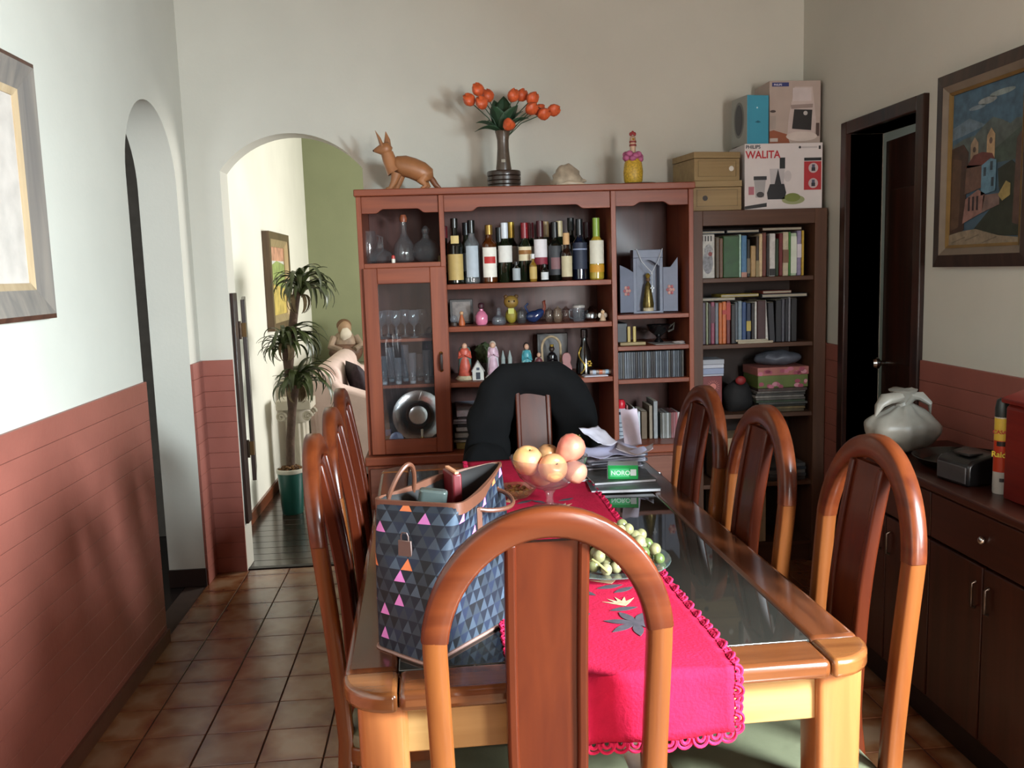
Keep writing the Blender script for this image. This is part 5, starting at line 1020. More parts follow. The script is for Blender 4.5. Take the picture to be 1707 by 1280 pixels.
# ================================================================== paintings
def frame_boards(t, plane_x, side, y0, y1, z0, z1, layers):
    """nested mitred mouldings; side=+1 faces +x (left wall), -1 faces -x (right wall)"""
    for (nm, m, in0, in1, d0, d1) in layers:
        a0, a1, b0, b1 = y0+in0, y1-in0, z0+in0, z1-in0; w_ = in1-in0
        for k in range(4):
            q = [((a0, b0), (a1, b0), (a1-w_, b0+w_), (a0+w_, b0+w_)), ((a1, b0), (a1, b1), (a1-w_, b1-w_), (a1-w_, b0+w_)), ((a1, b1), (a0, b1), (a0+w_, b1-w_), (a1-w_, b1-w_)), ((a0, b1), (a0, b0), (a0+w_, b0+w_), (a0+w_, b1-w_))][k]
            back = [(plane_x+side*.002, p[0], p[1]) for p in q]; fr = [(plane_x+side*(d0 if i < 2 else d1), p[0], p[1]) for i, p in enumerate(q)]
            G().add(back+fr, [(0, 1, 2, 3), (7, 6, 5, 4), (0, 4, 5, 1), (1, 5, 6, 2), (2, 6, 7, 3), (3, 7, 4, 0)]).build(nm, m, t, smooth=False)
F_OUT = wood('#3a241c', '#523428', axis=2, rough=.4, coat=.1); F_GREY = wood('#66605c', '#847a70', axis=2, rough=.5, coat=0); F_TAN = wood('#a08868', '#b8a080', axis=2, rough=.5, coat=0)
pl = thing('framed_print', 'wide greyish-brown framed picture on the bright left wall', 'picture', (XL, 2.345, 1.354)); y0_, y1_ = -.40, .40
frame_boards(pl, 0, 1, y0_, y1_, 0, .725, [('outer_moulding', F_OUT, 0, .014, .034, .040), ('grey_moulding', F_GREY, .014, .084, .040, .020), ('liner', F_TAN, .084, .104, .020, .014)])
G().box(.002, .010, y0_+.10, y1_-.10, .10, .625).build('mount_board', mat('#b9aea4', rough=.7), pl, smooth=False)
pu = ((.0104, y1_-.135, .135), (0, -1, 0), (0, 0, 1)); pw, phh = .35, .355
pd = lambda pts, c, off=.0: decal('picture_area', [(-u*pw, v*phh) for u, v in pts][::-1] if False else [(u*pw, v*phh) for u, v in pts], mat(c, rough=.5, var=.25, scale=18), pl, (.0104, y0_+.17, .175), (0, 1, 0), (0, 0, 1), off)
pd(rect(0, 1, 0, 1), '#8c98a8'); pd([(0, 0), (1, 0), (1, .34), (.6, .42), (.3, .33), (0, .4)], '#a0a878', .001); pd([(.55, .30), (1, .28), (1, .62), (.8, .66), (.6, .5)], '#2c3140', .002); pd([(.7, .05), (1, .02), (1, .16), (.75, .14)], '#3a4250', .002); pd([(.1, .5), (.5, .5), (.4, .7), (.2, .72)], '#5c6474', .002)
F_DK = wood('#241a16', '#3a2a22', axis=2, rough=.4, coat=.1); F_CR = mat('#6f6152', rough=.5); F_GD = mat('#7c6034', rough=.4, metal=.4)
pr_ = thing('oil_painting', 'oil painting of a village church below mountains in dark frame, right wall', 'painting', (XR, 2.60, 1.416)); W_, H_ = .54, .668
frame_boards(pr_, 0, -1, 0, W_, 0, H_, [('outer_moulding', F_DK, 0, .042, .030, .036), ('cream_liner', F_CR, .042, .066, .034, .022), ('gold_fillet', F_GD, .066, .076, .024, .020)])
cw_, chh_ = W_-.15, H_-.15
G().box(-.012, -.002, .072, W_-.072, .072, H_-.072).build('canvas', mat('#3c5260', rough=.5, var=.15, scale=6), pr_, smooth=False)
def pp(pts, c, off): decal('painted_area', [(u*cw_, v*chh_) for u, v in pts], mat(c, rough=.5, var=.3, scale=35), pr_, (-.0122, W_-.075, .075), (0, -1, 0), (0, 0, 1), off, .0003)
pp([(0, .62), (1, .62), (1, 1), (0, 1)], '#3a5668', 0); pp([(.0, .70), (.5, .75), (.25, .82), (0, .78)], '#586a76', .0004); pp(disc(.50, .90, .13, .022), '#7d8484', .0004); pp(disc(.70, .925, .17, .018), '#74807f', .0004); pp(disc(.36, .875, .12, .014), '#6a7880', .0004)
pp([(0, .50), (1, .50), (1, .735), (.9, .745), (.82, .72), (.72, .755), (.59, .787), (.48, .755), (.34, .70), (.18, .695), (0, .66)], '#4a5350', .0008); pp([(.45, .50), (1, .50), (1, .70), (.8, .64), (.6, .58)], '#39463e', .0012)
pp([(0, .03), (.22, .10), (.26, .60), (.18, .66), (0, .645)], '#3a2820', .0016); pp([(.02, .10), (.14, .12), (.16, .56), (.02, .58)], '#4d382a', .002)
pp([(.29, .54), (.40, .54), (.40, .65), (.345, .69), (.29, .65)], '#8a7660', .002); pp([(.52, .52), (.63, .52), (.63, .68), (.575, .725), (.52, .68)], '#9a8060', .002); pp(disc(.345, .61, .022, .018), '#4a3c34', .0024); pp(disc(.575, .645, .022, .02), '#54443a', .0024)
pp([(.22, .50), (.66, .50), (.60, .565), (.46, .585), (.34, .575)], '#5a2f2a', .0024); pp([(.22, .33), (.46, .36), (.48, .50), (.24, .52)], '#5c443a', .0024); pp([(.46, .31), (.66, .33), (.66, .52), (.58, .535), (.46, .50)], '#56788a', .0028)
for u, v in ((.49, .43), (.58, .46), (.60, .36)): pp(rect(u, u+.035, v, v+.055), '#2c3c46', .0032)
pp([(.20, .14), (.48, .20), (.52, .32), (.42, .35), (.24, .30)], '#7c5c54', .0028)
for u in (.28, .34, .40): pp(rect(u, u+.028, .22, .31), '#2a2024', .0032)
pp([(.48, .20), (.72, .24), (.72, .31), (.50, .31)], '#6a5650', .0028); pp([(.30, .06), (1, .04), (1, .42), (.86, .50), (.68, .46), (.72, .28), (.52, .18)], '#262c22', .002); pp([(.70, .30), (.80, .38), (.86, .36), (.86, .29), (.76, .26)], '#8d7c4c', .0034); pp([(.90, .12), (1, .10), (1, .68), (.92, .62)], '#4c3830', .0036)
pp([(0, 0), (1, 0), (1, .03), (.72, .05), (.40, .10), (.18, .09), (0, .07)], '#7d6f5c', .0036)
for a, b_ in ((.05, .02), (.25, .03), (.5, .01)): pp([(a, b_), (a+.2, b_+.035), (a+.21, b_+.028), (a+.01, b_-.005)], '#635646', .004)
# ================================================================== swing door leaf folded back in the passage
M_SW = wood('#1a0f0b', '#33201a', axis=2, rough=.4, coat=.2)
t = thing('swing_door', 'dark half-height swing door leaf folded open at the arched passage', 'door', (bx0, 4.475, 0)); JX = .0
G().box(.001, .017, -.055, .03, .235, 1.385).build('jamb_board', M_SW, t, bevel=.003)
P = [(.0, .43), (.33, .43)] + [(.33-.33*k/14, 1.30+.10*math.sin(PI*(.5+.5*k/14))*.6+.10*(k/14)**2*.5) for k in range(15)]
lf2 = G().prism(P, -.010, .010, 'x').build('leaf', M_SW, t, bevel=.003); lf2.location = (.036, .055, 0); lf2.rotation_euler = (0, 0, math.radians(11))
for z in (.60, 1.20): G().tube([(.021, .032, z-.045), (.021, .032, z+.045)], .007, 10).build('hinge', mat('#3a2c20', rough=.3, metal=.7), t); G().box(.0165, .046, .04, .058, z-.035, z+.035).build('hinge_plate', mat('#6a5030', rough=.3, metal=.6), t)
# ================================================================== living-room things seen through the passage
px_, py_ = -.965, 5.48
pt = thing('potted_dracaena', 'tall dracaena with drooping strap leaves in a teal pot', 'plant', (px_, py_, 0))
G().lathe([(.060, 0), (.064, .005), (.080, .255), (.083, .258), (.083, .272), (.078, .272), (.075, .24)], 26, capt=False).build('pot', mat('#174a42', rough=.35, var=.1), pt)
G().lathe([(.084, .258), (.0865, .262), (.0865, .282), (.079, .284), (.077, .262)], 26, capb=False, capt=False).build('pot_rim', mat('#b9b6a8', rough=.4), pt)
for k in range(46):
    a = RND.uniform(0, 2*PI); r_ = .066*math.sqrt(RND.random()); o = jit(G().ball((0, 0, 0), .016, .012, .008, 8, 5), .006, 60, k).build('bark_chip', mat(['#5a3e20', '#6e4c28', '#4a3018'][k % 3], rough=.9), pt); o.location = (r_*math.cos(a), r_*math.sin(a), .270+.028*(1-r_/.07)+RND.uniform(0, .01)); o.rotation_euler = (RND.uniform(-.6, .6), RND.uniform(-.6, .6), a)
Yp = py_; T = lambda px, py, dy=0.0: tuple(at(px, py, Yp+dy)-Vector((px_, py_, 0)))
M_TRK = mat('#4a382c', rough=.9, var=.35, scale=20, bump=.6, bscale=50)
G().tube([(0, 0, .24), T(484, 735), T(487, 680), T(481, 620), T(474, 560)], [.028, .026, .026, .026, .026], 10).build('trunk', M_TRK, pt); G().tube([T(481, 625), T(486, 560), T(492, 505), T(499, 462)], [.026, .026, .025, .024], 10).build('trunk', M_TRK, pt); G().tube([T(486, 700), T(492, 650), T(496, 618)], [.022, .022, .022], 10).build('trunk', M_TRK, pt)
M_LEAF = mat('#3c4626', rough=.4, var=.35, scale=12); M_DRY = mat('#6a5a40', rough=.8, var=.3); 
def strap(L, w, droop, m, nm):
    r = []
    for k in range(10):
        t_ = k/9; an = 1.25-droop*t_; 
        if k == 0: p = Vector((0, 0, 0))
        else: p = p+Vector((math.cos(an), 0, math.sin(an)))*(L/9)
        ww = w*(1-.9*t_**2.2)*(.55+.45*min(1, t_*5)); n_ = Vector((-math.sin(an), 0, math.cos(an))); th = .0012
        r.append([tuple(p+Vector((0, -ww, 0))+n_*ww*.35), tuple(p+n_*th), tuple(p+Vector((0, ww, 0))+n_*ww*.35), tuple(p-n_*th)])
    return G().loft(r).mesh(nm, m)
LM = [strap(.29, .019, 2.6, M_LEAF, 'leaf'), strap(.25, .018, 2.2, M_LEAF, 'leaf'), strap(.32, .019, 3.0, M_LEAF, 'leaf'), strap(.27, .018, 3.2, M_LEAF, 'leaf'), strap(.22, .017, 1.6, M_LEAF, 'leaf'), strap(.26, .017, 3.6, M_DRY, 'dry_leaf')]
for (c, n, rr, zr) in ((T(499, 466), 52, .03, .09), (T(474, 560), 58, .035, .11), (T(495, 625), 50, .03, .10)):
    for k in range(n):
        a = 2.39996*k+RND.uniform(-.2, .2); m_ = RND.choice(LM[:4]) if k > 5 else LM[4]
        inst('leaf', m_, pt, (c[0]+rr*.6*math.cos(a), c[1]+rr*.6*math.sin(a), c[2]+RND.uniform(-zr, .01)), (0, RND.uniform(-.25, .25), a), (RND.uniform(.85, 1.2)*(.66 if math.cos(a) < -.25 else 1.0),)*3)
for k in range(36):
    c = (T(474, 570), T(495, 640), T(497, 490))[k % 3]; a = RND.uniform(0, 2*PI); inst('dry_leaf', LM[5], pt, (c[0], c[1], c[2]-.02), (0, .4, a), (.62, .62, .8))
# plaster pedestal
pd_ = thing('plaster_column', 'white plaster column pedestal with scrolled capital behind the plant', 'pedestal', (-.995, 6.02, 0)); PLA = mat('#b0a898', rough=.7, var=.1, bump=.1)
G().prism(rrect(.12, .12, .01, 2), 0, .06, 'z').build('foot', PLA, pd_); G().lathe([(.095, .06), (.1, .08), (.085, .095)], 24).build('base_ring', PLA, pd_)
r = []
for z in (.095, .30, .49):
    r.append([((.080-.006*(z > .2))*(1+.05*math.cos(14*a))*math.cos(a), (.080-.006*(z > .2))*(1+.05*math.cos(14*a))*math.sin(a), z) for a in [2*PI*k/84 for k in range(84)]])
G().loft(r).build('fluted_shaft', PLA, pd_, ang=80); G().prism(rrect(.115, .115, .008, 2), .58, .645, 'z').build('abacus', PLA, pd_, bevel=.006); G().lathe([(.082, .49), (.095, .51), (.09, .58)], 24).build('neck_ring', PLA, pd_)
for sx in (-1, 1):
    for sy in (-1, 1):
        G().tube([(sx*.085+.034*(1-k/30)*math.cos(k*.42), sy*.098, .535+.034*(1-k/30)*math.sin(k*.42)) for k in range(29)], .009, 6).build('scroll', PLA, pd_)
# sofa facing into the room
M_SOFA = mat('#d0b8b0', rough=.85, var=.08, scale=8, bump=.1, bscale=90)
sf = thing('pink_sofa', 'dusty pink upholstered sofa with rounded back beyond the passage', 'sofa', (-.45, 7.05, 0))
def spr(pts, y0, y1): return G().prism([(x+.45, z) for x, z in pts], y0-7.05, y1-7.05, 'y')
back = [(-.97, .05), (-.74, .05), (-.72, .45), (-.735, .70)] + [(-.835+.10*math.cos(PI*k/10), .73+.10*math.sin(PI*k/10)) for k in range(11)] + [(-.97, .5)]
spr(back, 6.42, 7.76).build('backrest', M_SOFA, sf, bevel=.03, seg=4)
arm = [(-.90, .10), (.02, .10), (.02, .52)] + [(-.06+.085*math.cos(PI*k/8), .56+.07*math.sin(PI*k/8)) for k in range(0, 5)] + [(-.55, .62), (-.72, .68), (-.80, .77), (-.88, .80), (-.93, .70)]
spr(arm, 6.28, 6.46).build('arm', M_SOFA, sf, bevel=.03, seg=4); spr(arm, 7.72, 7.88).build('arm', M_SOFA, sf, bevel=.03, seg=4)
spr([(-.75, .10), (.0, .10), (.0, .30), (-.75, .30)], 6.46, 7.72).build('seat_base', M_SOFA, sf, bevel=.015)
for a, b_ in ((6.47, 7.08), (7.10, 7.71)): spr([(-.73, .30), (.03, .30), (.03, .44), (-.73, .44)], a, b_).build('seat_cushion', M_SOFA, sf, bevel=.03, seg=3)
spr([(-.90, .04), (.0, .04), (.0, .10), (-.90, .10)], 6.29, 7.87).build('skirt', mat('#8f746c', rough=.9), sf, bevel=.004)
for x in (-.86, -.06):
    for y in (6.34, 7.82): G().lathe([(.02, 0), (.025, .05)], 10, c=(x+.45, y-7.05, 0)).build('foot', M_DARKWOOD, sf)
t = thing('dark_cushion', 'dark patterned cushion leaning on the pink sofa', 'cushion', (-.555, 6.72, .4405), .3)
cu = G(); r = []
for k in range(13):
    s = -1+2*k/12; w_ = .20*(1-.10*(1-abs(s))); th = .065*(1-s*s)**.6+.004; r.append([(th*math.sin(a_), w_*math.copysign(abs(math.cos(a_))**.6, math.cos(a_)), .20+.19*s) for a_ in [2*PI*j/20 for j in range(20)]])
cu.loft(r).xf(Matrix.Rotation(-.35, 4, 'Y')).build('cover', mat('#2a1f28', rough=.8, var=.6, scale=30), t)
# end table with a bearded figure
et = thing('end_table', 'marble-topped end table in the far corner of the living room', 'table', (-.78, 8.11, 0)); G().prism(rrect(.28, .16, .03, 3), .63, .665, 'z').build('top', mat('#a49c8a', rough=.3, var=.3, scale=10), et, bevel=.005)
for sx in (-1, 1):
    for sy in (-1, 1): G().lathe([(.018, 0), (.024, .3), (.02, .63)], 12, c=(sx*.17, sy*.11, 0)).build('leg', M_DARKWOOD, et)
bf = thing('seated_figurine', 'pale seated bearded figurine on the marble end table', 'figurine', (-.87, 8.11, .6655), .3); RS = mat('#8c7866', rough=.6, var=.4, scale=12); RB = mat('#5e4232', rough=.6, var=.4, scale=14)
jit(G().ball((0, 0, .10), .15, .13, .105, 20, 14, lambda p: (p[0], p[1], max(0, p[2]))), .03, 9, 4).build('lap', RB, bf); jit(G().ball((0, .01, .19), .10, .085, .11, 18, 12), .02, 10, 5).build('torso', RS, bf); G().ball((0, -.01, .315), .062, .062, .075, 16, 12).build('head', mat('#9a7c60', rough=.6), bf)
jit(G().ball((0, -.055, .265), .05, .035, .065, 14, 10), .012, 25, 2).build('beard', mat('#c9bfae', rough=.7), bf); G().ball((0, .012, .345), .068, .062, .058, 16, 10).build('hair', mat('#6a4c34', rough=.7), bf)
for sx in (-1, 1): G().tube([(sx*.095, 0, .24), (sx*.135, -.04, .16), (sx*.06, -.11, .13)], [.035, .034, .026], 10).build('arm', RS, bf)
t = thing('small_houseplant', 'small dark leafy plant beside the seated figurine', 'plant', (-.60, 8.12, .6655)); G().lathe([(.035, 0), (.05, .07)], 16).build('pot', mat('#5a3a2a'), t)
for k in range(16):
    a = 2.4*k; inst('leaf', LM[4], t, (0, 0, .07), (0, RND.uniform(-.5, .1), a), (.8, 2.0, .8))
# framed picture on the bright wall
lp = thing('living_picture', 'gilt-brown framed landscape on the bright living-room wall', 'picture', (-1.18, 6.17, 1.09)); PW, PH = .80, .68
frame_boards(lp, 0, 1, 0, PW, 0, PH, [('outer_moulding', wood('#4a3826', '#66503a', axis=2), 0, .05, .05, .05), ('inner_moulding', wood('#9a8460', '#b09a74', axis=2), .05, .10, .046, .025)])
G().box(.002, .018, .095, PW-.095, .095, PH-.095).build('canvas', mat('#c9c9c0', rough=.5), lp, smooth=False)
def lpd(pts, c, off): decal('picture_area', [(u*(PW-.2), v*(PH-.2)) for u, v in pts], mat(c, rough=.5, var=.3, scale=15), lp, (.0182, .10, .10), (0, 1, 0), (0, 0, 1), off)
lpd([(0, .45), (1, .35), (1, .75), (.5, .8), (0, .7)], '#8a9a5a', .0004); lpd([(0, 0), (1, 0), (1, .38), (0, .48)], '#b9a458', .0008); lpd([(0, .80), (1, .80), (1, 1), (0, 1)], '#b98a70', .0004)
# ================================================================== things on the table
TT = TZ+.0005
M_RUN = mat('#a01030', rough=.9, var=.12, scale=30, bump=.25, bscale=160, spec=.15, name='red_cloth')
M_LACE = mat('#b01c40', rough=.9, var=.15, scale=60, spec=.15)
rn = thing('table_runner', 'red cloth runner with embroidered leaves and scalloped lace edge, down the table', 'table runner', T_LOC, T_RZ)
RX0, RX1, RY1 = -.165, .195, 1.745; HANG = .118
def runner_pt(u, s):
    """u across, s along: negative s hangs down over the near table end"""
    x = RX0+(RX1-RX0)*u
    if s < 0:
        d = -s; y = -.0035-.006*math.sin(u*11+.6)*min(1, d/.06); z = TT+.003-d
        if d < .012: y = -.0035*(d/.012)
        return (x+.006*math.sin(u*9)*d/.12, y, z)
    wz = .0022*(1+noise.noise(Vector((x*9, s*5, 0))))+.004*max(0, noise.noise(Vector((x*4+3, s*7, 1))))*(.3+u)
    return (x+.010*noise.noise(Vector((0, s*3.1, 4)))*(u*2-1), s, TT+.0012+wz)
ss = [-HANG+HANG*k/8 for k in range(8)] + [0.0] + [.012+(RY1-.012)*k/70 for k in range(71)]
def cloth(u0, u1, nu=24):
    vs = [runner_pt(u0+(u1-u0)*i/nu, s) for s in ss for i in range(nu+1)]; m = nu+1
    return G().add(vs, [(j*m+i, j*m+i+1, (j+1)*m+i+1, (j+1)*m+i) for j in range(len(ss)-1) for i in range(nu)])
o = cloth(0, 1).build('cloth', M_RUN, rn, ang=80); md = o.modifiers.new('thick', 'SOLIDIFY'); md.thickness = .0014; md.offset = 1
# crochet edging: scallops along the long edges and the hanging hem
def scallops(line, out, n, r):
    g = G()
    for k in range(n):
        t_ = (k+.5)/n; i = t_*(len(line)-1); a = Vector(line[int(i)]); b_ = Vector(line[min(len(line)-1, int(i)+1)]); c = a.lerp(b_, i-int(i)); tv = (b_-a).normalized() if (b_-a).length > 1e-6 else Vector((0, 1, 0)); ov = out(t_, k)
        pts = [c+tv*r*math.cos(PI*j/8)+ov*(r*1.15*math.sin(PI*j/8)+.002) for j in range(9)]; g.tube(pts, .0030, 6)
        g.tube([c+tv*r*.5*math.cos(PI*j/6)+ov*(r*.6*math.sin(PI*j/6)+.001) for j in range(7)], .0034, 6)
    return g
rngl = random.Random(3)
ledge = [Vector(runner_pt(1, s)) for s in ss if s > .0]; 
scallops(ledge, lambda t_, k: Vector((1, 0, .25+.5*math.sin(k*1.9))).normalized(), 120, .0100).build('lace_edge', M_LACE, rn)
scallops([Vector(runner_pt(0, s)) for s in ss if s > .0], lambda t_, k: Vector((-1, 0, .1+.2*math.sin(k*1.9))).normalized(), 92, .0115).build('lace_edge', M_LACE, rn)
scallops([Vector(runner_pt(u/20, -HANG)) for u in range(21)], lambda t_, k: Vector((0, .15*math.sin(k*2.1)-.05, -1)).normalized(), 14, .0145).build('lace_hem', M_LACE, rn)
scallops([Vector(runner_pt(1, s)) for s in ss if s <= 0], lambda t_, k: Vector((1, -.3*math.sin(k*2.), 0)).normalized(), 7, .0115).build('lace_edge', M_LACE, rn)
# embroidery
M_EL = mat('#3a3036', rough=.9, var=.3, scale=80); M_EG = mat('#b08a6a', rough=.9, var=.3, scale=80); M_ET = mat('#8a5a4a', rough=.9, var=.2)
def on_cloth(pts, m, nm, th=.0007):
    P_ = [Vector(runner_pt((x-RX0)/(RX1-RX0), y))+Vector((0, 0, .0022)) for x, y in pts]; k = len(P_)
    G().add([tuple(p+Vector((0, 0, th))) for p in P_]+[tuple(p) for p in P_], [tuple(range(k)), tuple(range(2*k-1, k-1, -1))]+[(i, i+k, (i+1) % k+k, (i+1) % k) for i in range(k)]).build(nm, m, rn, smooth=False)
def lf_shape(x, y, L, w, a): return [(x+L*t_*math.cos(a)-w*s_*math.sin(PI*t_)*math.sin(a), y+L*t_*math.sin(a)+w*s_*math.sin(PI*t_)*math.cos(a)) for t_, s_ in [(k/8, 1) for k in range(9)]+[(k/8, -1) for k in range(7, 0, -1)]]
def flower(x, y, sc, a0):
    P_ = []
    for k in range(5):
        a = a0-.9+.45*k; P_ += [(x+sc*.45*math.cos(a-.2), y+sc*.45*math.sin(a-.2)), (x+sc*math.cos(a), y+sc*math.sin(a)), (x+sc*.5*math.cos(a+.2), y+sc*.5*math.sin(a+.2))]
    P_ += [(x+sc*.2*math.cos(a0+1.6), y+sc*.2*math.sin(a0+1.6)), (x-sc*.18*math.cos(a0), y-sc*.18*math.sin(a0)), (x+sc*.2*math.cos(a0-1.6), y+sc*.2*math.sin(a0-1.6))]; return P_
for y in (.30, .43, 1.05, 1.45):
    on_cloth(flower(.075, y, .045, PI/2+.2), M_EG, 'embroidered_flower'); on_cloth(lf_shape(.04, y-.03, .06, .010, .2), M_EL, 'embroidered_leaf'); on_cloth(lf_shape(.07, y+.07, .055, .009, .5), M_EL, 'embroidered_leaf'); on_cloth(lf_shape(.03, y+.06, .05, .009, 2.3), M_EL, 'embroidered_leaf')
for k in range(7): on_cloth(lf_shape(.075, .20, .062, .010, k*.9+.1), M_EL, 'embroidered_leaf')
for y in (.26, .5, 1.15): on_cloth(flower(-.07, y, .04, PI/2), M_EG, 'embroidered_flower'); on_cloth(lf_shape(-.05, y-.03, .06, .010, .6), M_EL, 'embroidered_leaf'); on_cloth(lf_shape(-.1, y+.05, .06, .010, 2.2), M_EL, 'embroidered_leaf')

# ------------------------------------------------------------------ glass fruit bowl and fruit
RT = TT+.0062; FBX, FBY = .288, 2.45
fb = thing('fruit_bowl', 'clear glass pedestal bowl heaped with fruit, mid table', 'bowl', (FBX, FBY, RT)); BG = glass('#e0d6d0', .045, .03, 1.7)
G().lathe([(.050, 0), (.052, .003), (.030, .008), (.012, .016), (.009, .03), (.012, .045), (.020, .055)], 26).build('foot', BG, fb)
G().lathe([(.020, .055), (.055, .068), (.085, .095), (.103, .128), (.111, .152), (.109, .153), (.100, .128), (.082, .098), (.05, .073), (.018, .062)], 36).build('bowl', BG, fb)
FG = 'fruit in the glass pedestal bowl'
def fruit(label, name, c, r, prof, m, tilt, rz, stemc='#4a3c1c', flip=False):
    t = thing(name, label, 'fruit', c, 0, FG); M_ = Matrix.Rotation(rz, 4, 'Z') @ Matrix.Rotation(tilt, 4, 'X')
    P_ = [(max(.0008, rr*r), z*r) for rr, z in prof]; G().lathe(P_, 24).xf(M_).build('flesh', m, t, ang=80)
    zt = P_[-1][1]
    G().tube([M_ @ Vector((0, 0, zt-.006)), M_ @ Vector((.002, 0, zt+.006))], .0018, 6).build('stem', mat(stemc, rough=.8), t)
    for k in range(5):
        a = 2*PI*k/5; G().tube([M_ @ Vector((.002*math.cos(a), .002*math.sin(a), zt-.001)), M_ @ Vector((.009*math.cos(a), .009*math.sin(a), zt+.001))], [.002, .001], 5).build('calyx', mat('#6a7a28', rough=.7), t)
def fruit_mat(c1, c2):
    key = ('fruit', c1, c2)
    if key in MATS: return MATS[key]
    m, nt, b = nodes('fruit_skin'); L = nt.links.new; tc = nt.nodes.new('ShaderNodeTexCoord'); nz = nt.nodes.new('ShaderNodeTexNoise'); nz.inputs['Scale'].default_value = 14; nz.inputs['Detail'].default_value = 3; L(tc.outputs['Object'], nz.inputs['Vector'])
    rp = nt.nodes.new('ShaderNodeValToRGB'); rp.color_ramp.elements[0].position = .35; rp.color_ramp.elements[1].position = .66; rp.color_ramp.elements[0].color = _col(rgb(c1)); rp.color_ramp.elements[1].color = _col(rgb(c2)); L(nz.outputs['Fac'], rp.inputs['Fac']); L(rp.outputs['Color'], b.inputs['Base Color']); b.inputs['Roughness'].default_value = .35; MATS[key] = m; return m
APP = [(.05, -.86), (.35, -.95), (.72, -.75), (.97, -.25), (1.0, .1), (.88, .5), (.6, .80), (.3, .86), (.1, .74), (.01, .66)]
MAN = [(.02, -1.5), (.35, -1.4), (.7, -.9), (.95, -.15), (1.0, .25), (.85, .7), (.5, 1.0), (.2, 1.08), (.01, 1.05)]
fz = RT+.125
fruit('pale yellow-pink fruit with green calyx, left in the glass bowl', 'guava', (FBX-.062, FBY-.022, fz+.022), .042, APP, fruit_mat('#cfa258', '#d08a6c'), .35, .5)
fruit('round peach-pink fruit at the front of the glass bowl', 'guava', (FBX+.004, FBY-.058, fz+.004), .041, APP, fruit_mat('#c87c58', '#d09c64'), 1.0, .3)
fruit('large tilted red-blushed mango on the right of the glass bowl', 'mango', (FBX+.064, FBY+.010, fz+.042), .040, MAN, fruit_mat('#bc5046', '#d08c70'), .62, PI/2)
fruit('pinkish fruit low at the right side of the glass bowl', 'guava', (FBX+.070, FBY-.036, fz-.014), .034, APP, fruit_mat('#c87468', '#d09878'), .5, 2.0)
fruit('small brownish fruit at the back of the glass bowl', 'fig', (FBX+.004, FBY+.050, fz+.020), .032, APP, fruit_mat('#8a5a3c', '#b88858'), .2, 1.0)
fruit('dull orange fruit wedged at the back right of the bowl', 'fig', (FBX-.020, FBY+.015, fz-.026), .036, APP, fruit_mat('#b06848', '#c89060'), .1, .2)
# shallow amber glass dish behind it
t = thing('glass_dish', 'shallow rippled glass dish of nuts left behind the fruit bowl', 'dish', (.205, 2.60, RT)); G().lathe([(.035, 0), (.04, .003), (.06, .022), (.064, .030), (.061, .031), (.05, .018)], 24).build('dish', glass('#c9a878', .18, .05), t)
for k in range(22):
    a = 2.4*k; r_ = .009*math.sqrt(k); G().ball((r_*math.cos(a), r_*math.sin(a), .014+.006*(k % 3)), .007, .006, .005, 8, 5).build('nut', mat(['#8a5a2c', '#a06c34', '#70441f'][k % 3], rough=.6), t)
# phone
t = thing('mobile_phone', 'black mobile phone with white edge lying on the runner', 'phone', (.410, 2.775, RT), math.radians(8)); G().prism(rrect(.038, .035, .006, 3), 0, .0075, 'z').build('shell', mat('#b9b9b9', rough=.3), t); G().prism(rrect(.035, .032, .005, 3), .0075, .0082, 'z').build('screen', mat('#08090a', rough=.08), t)

# ------------------------------------------------------------------ plate of grapes
GX, GY = .358, 1.935
gp = thing('grape_plate', 'dark glass plate carrying pale green grapes on the runner', 'plate', (GX, GY, RT)); G().lathe([(.07, 0), (.075, .003), (.12, .012), (.142, .017), (.141, .019), (.11, .014), (.07, .006), (.01, .005)], 40).build('dish', glass('#6f7a74', .35, .05), gp)
gme = [G().ball((0, 0, 0), .0136, .0136, .0146, 14, 10).mesh('grape', mat(c, rough=.22, var=.15, scale=60, coat=.3)) for c in ('#7a7350', '#6e6c46', '#877e5c', '#545e34')]
cnt = 0; rg = random.Random(5)
for lay, (n, R0, z) in enumerate(((30, .100, .021), (24, .085, .042), (17, .066, .063), (9, .042, .083))):
    for k in range(n):
        a = 2.39996*k+lay; r_ = R0*math.sqrt((k+.5)/n); s_ = rg.uniform(.9, 1.1)
        o = inst('grape', gme[rg.choice((0, 0, 1, 2, 3))], None, (GX+.015+r_*math.cos(a)*1.10, GY+r_*math.sin(a), RT+z+rg.uniform(-.003, .003)), (rg.uniform(-.5, .5), rg.uniform(-.5, .5), a), (s_,)*3)
        tag(o, 'pale green grape in the heap on the glass plate', 'grape', 'grapes heaped on the plate')
t = tag(G().tube([(GX-.06, GY-.06, RT+.028), (GX-.05, GY-.085, RT+.045), (GX-.035, GY-.10, RT+.036), (GX-.02, GY-.108, RT+.022)], .0026, 6).build('grape_stalk', mat('#8a8450', rough=.8)), 'dry curly stalk at the near side of the grapes', 'stalk')

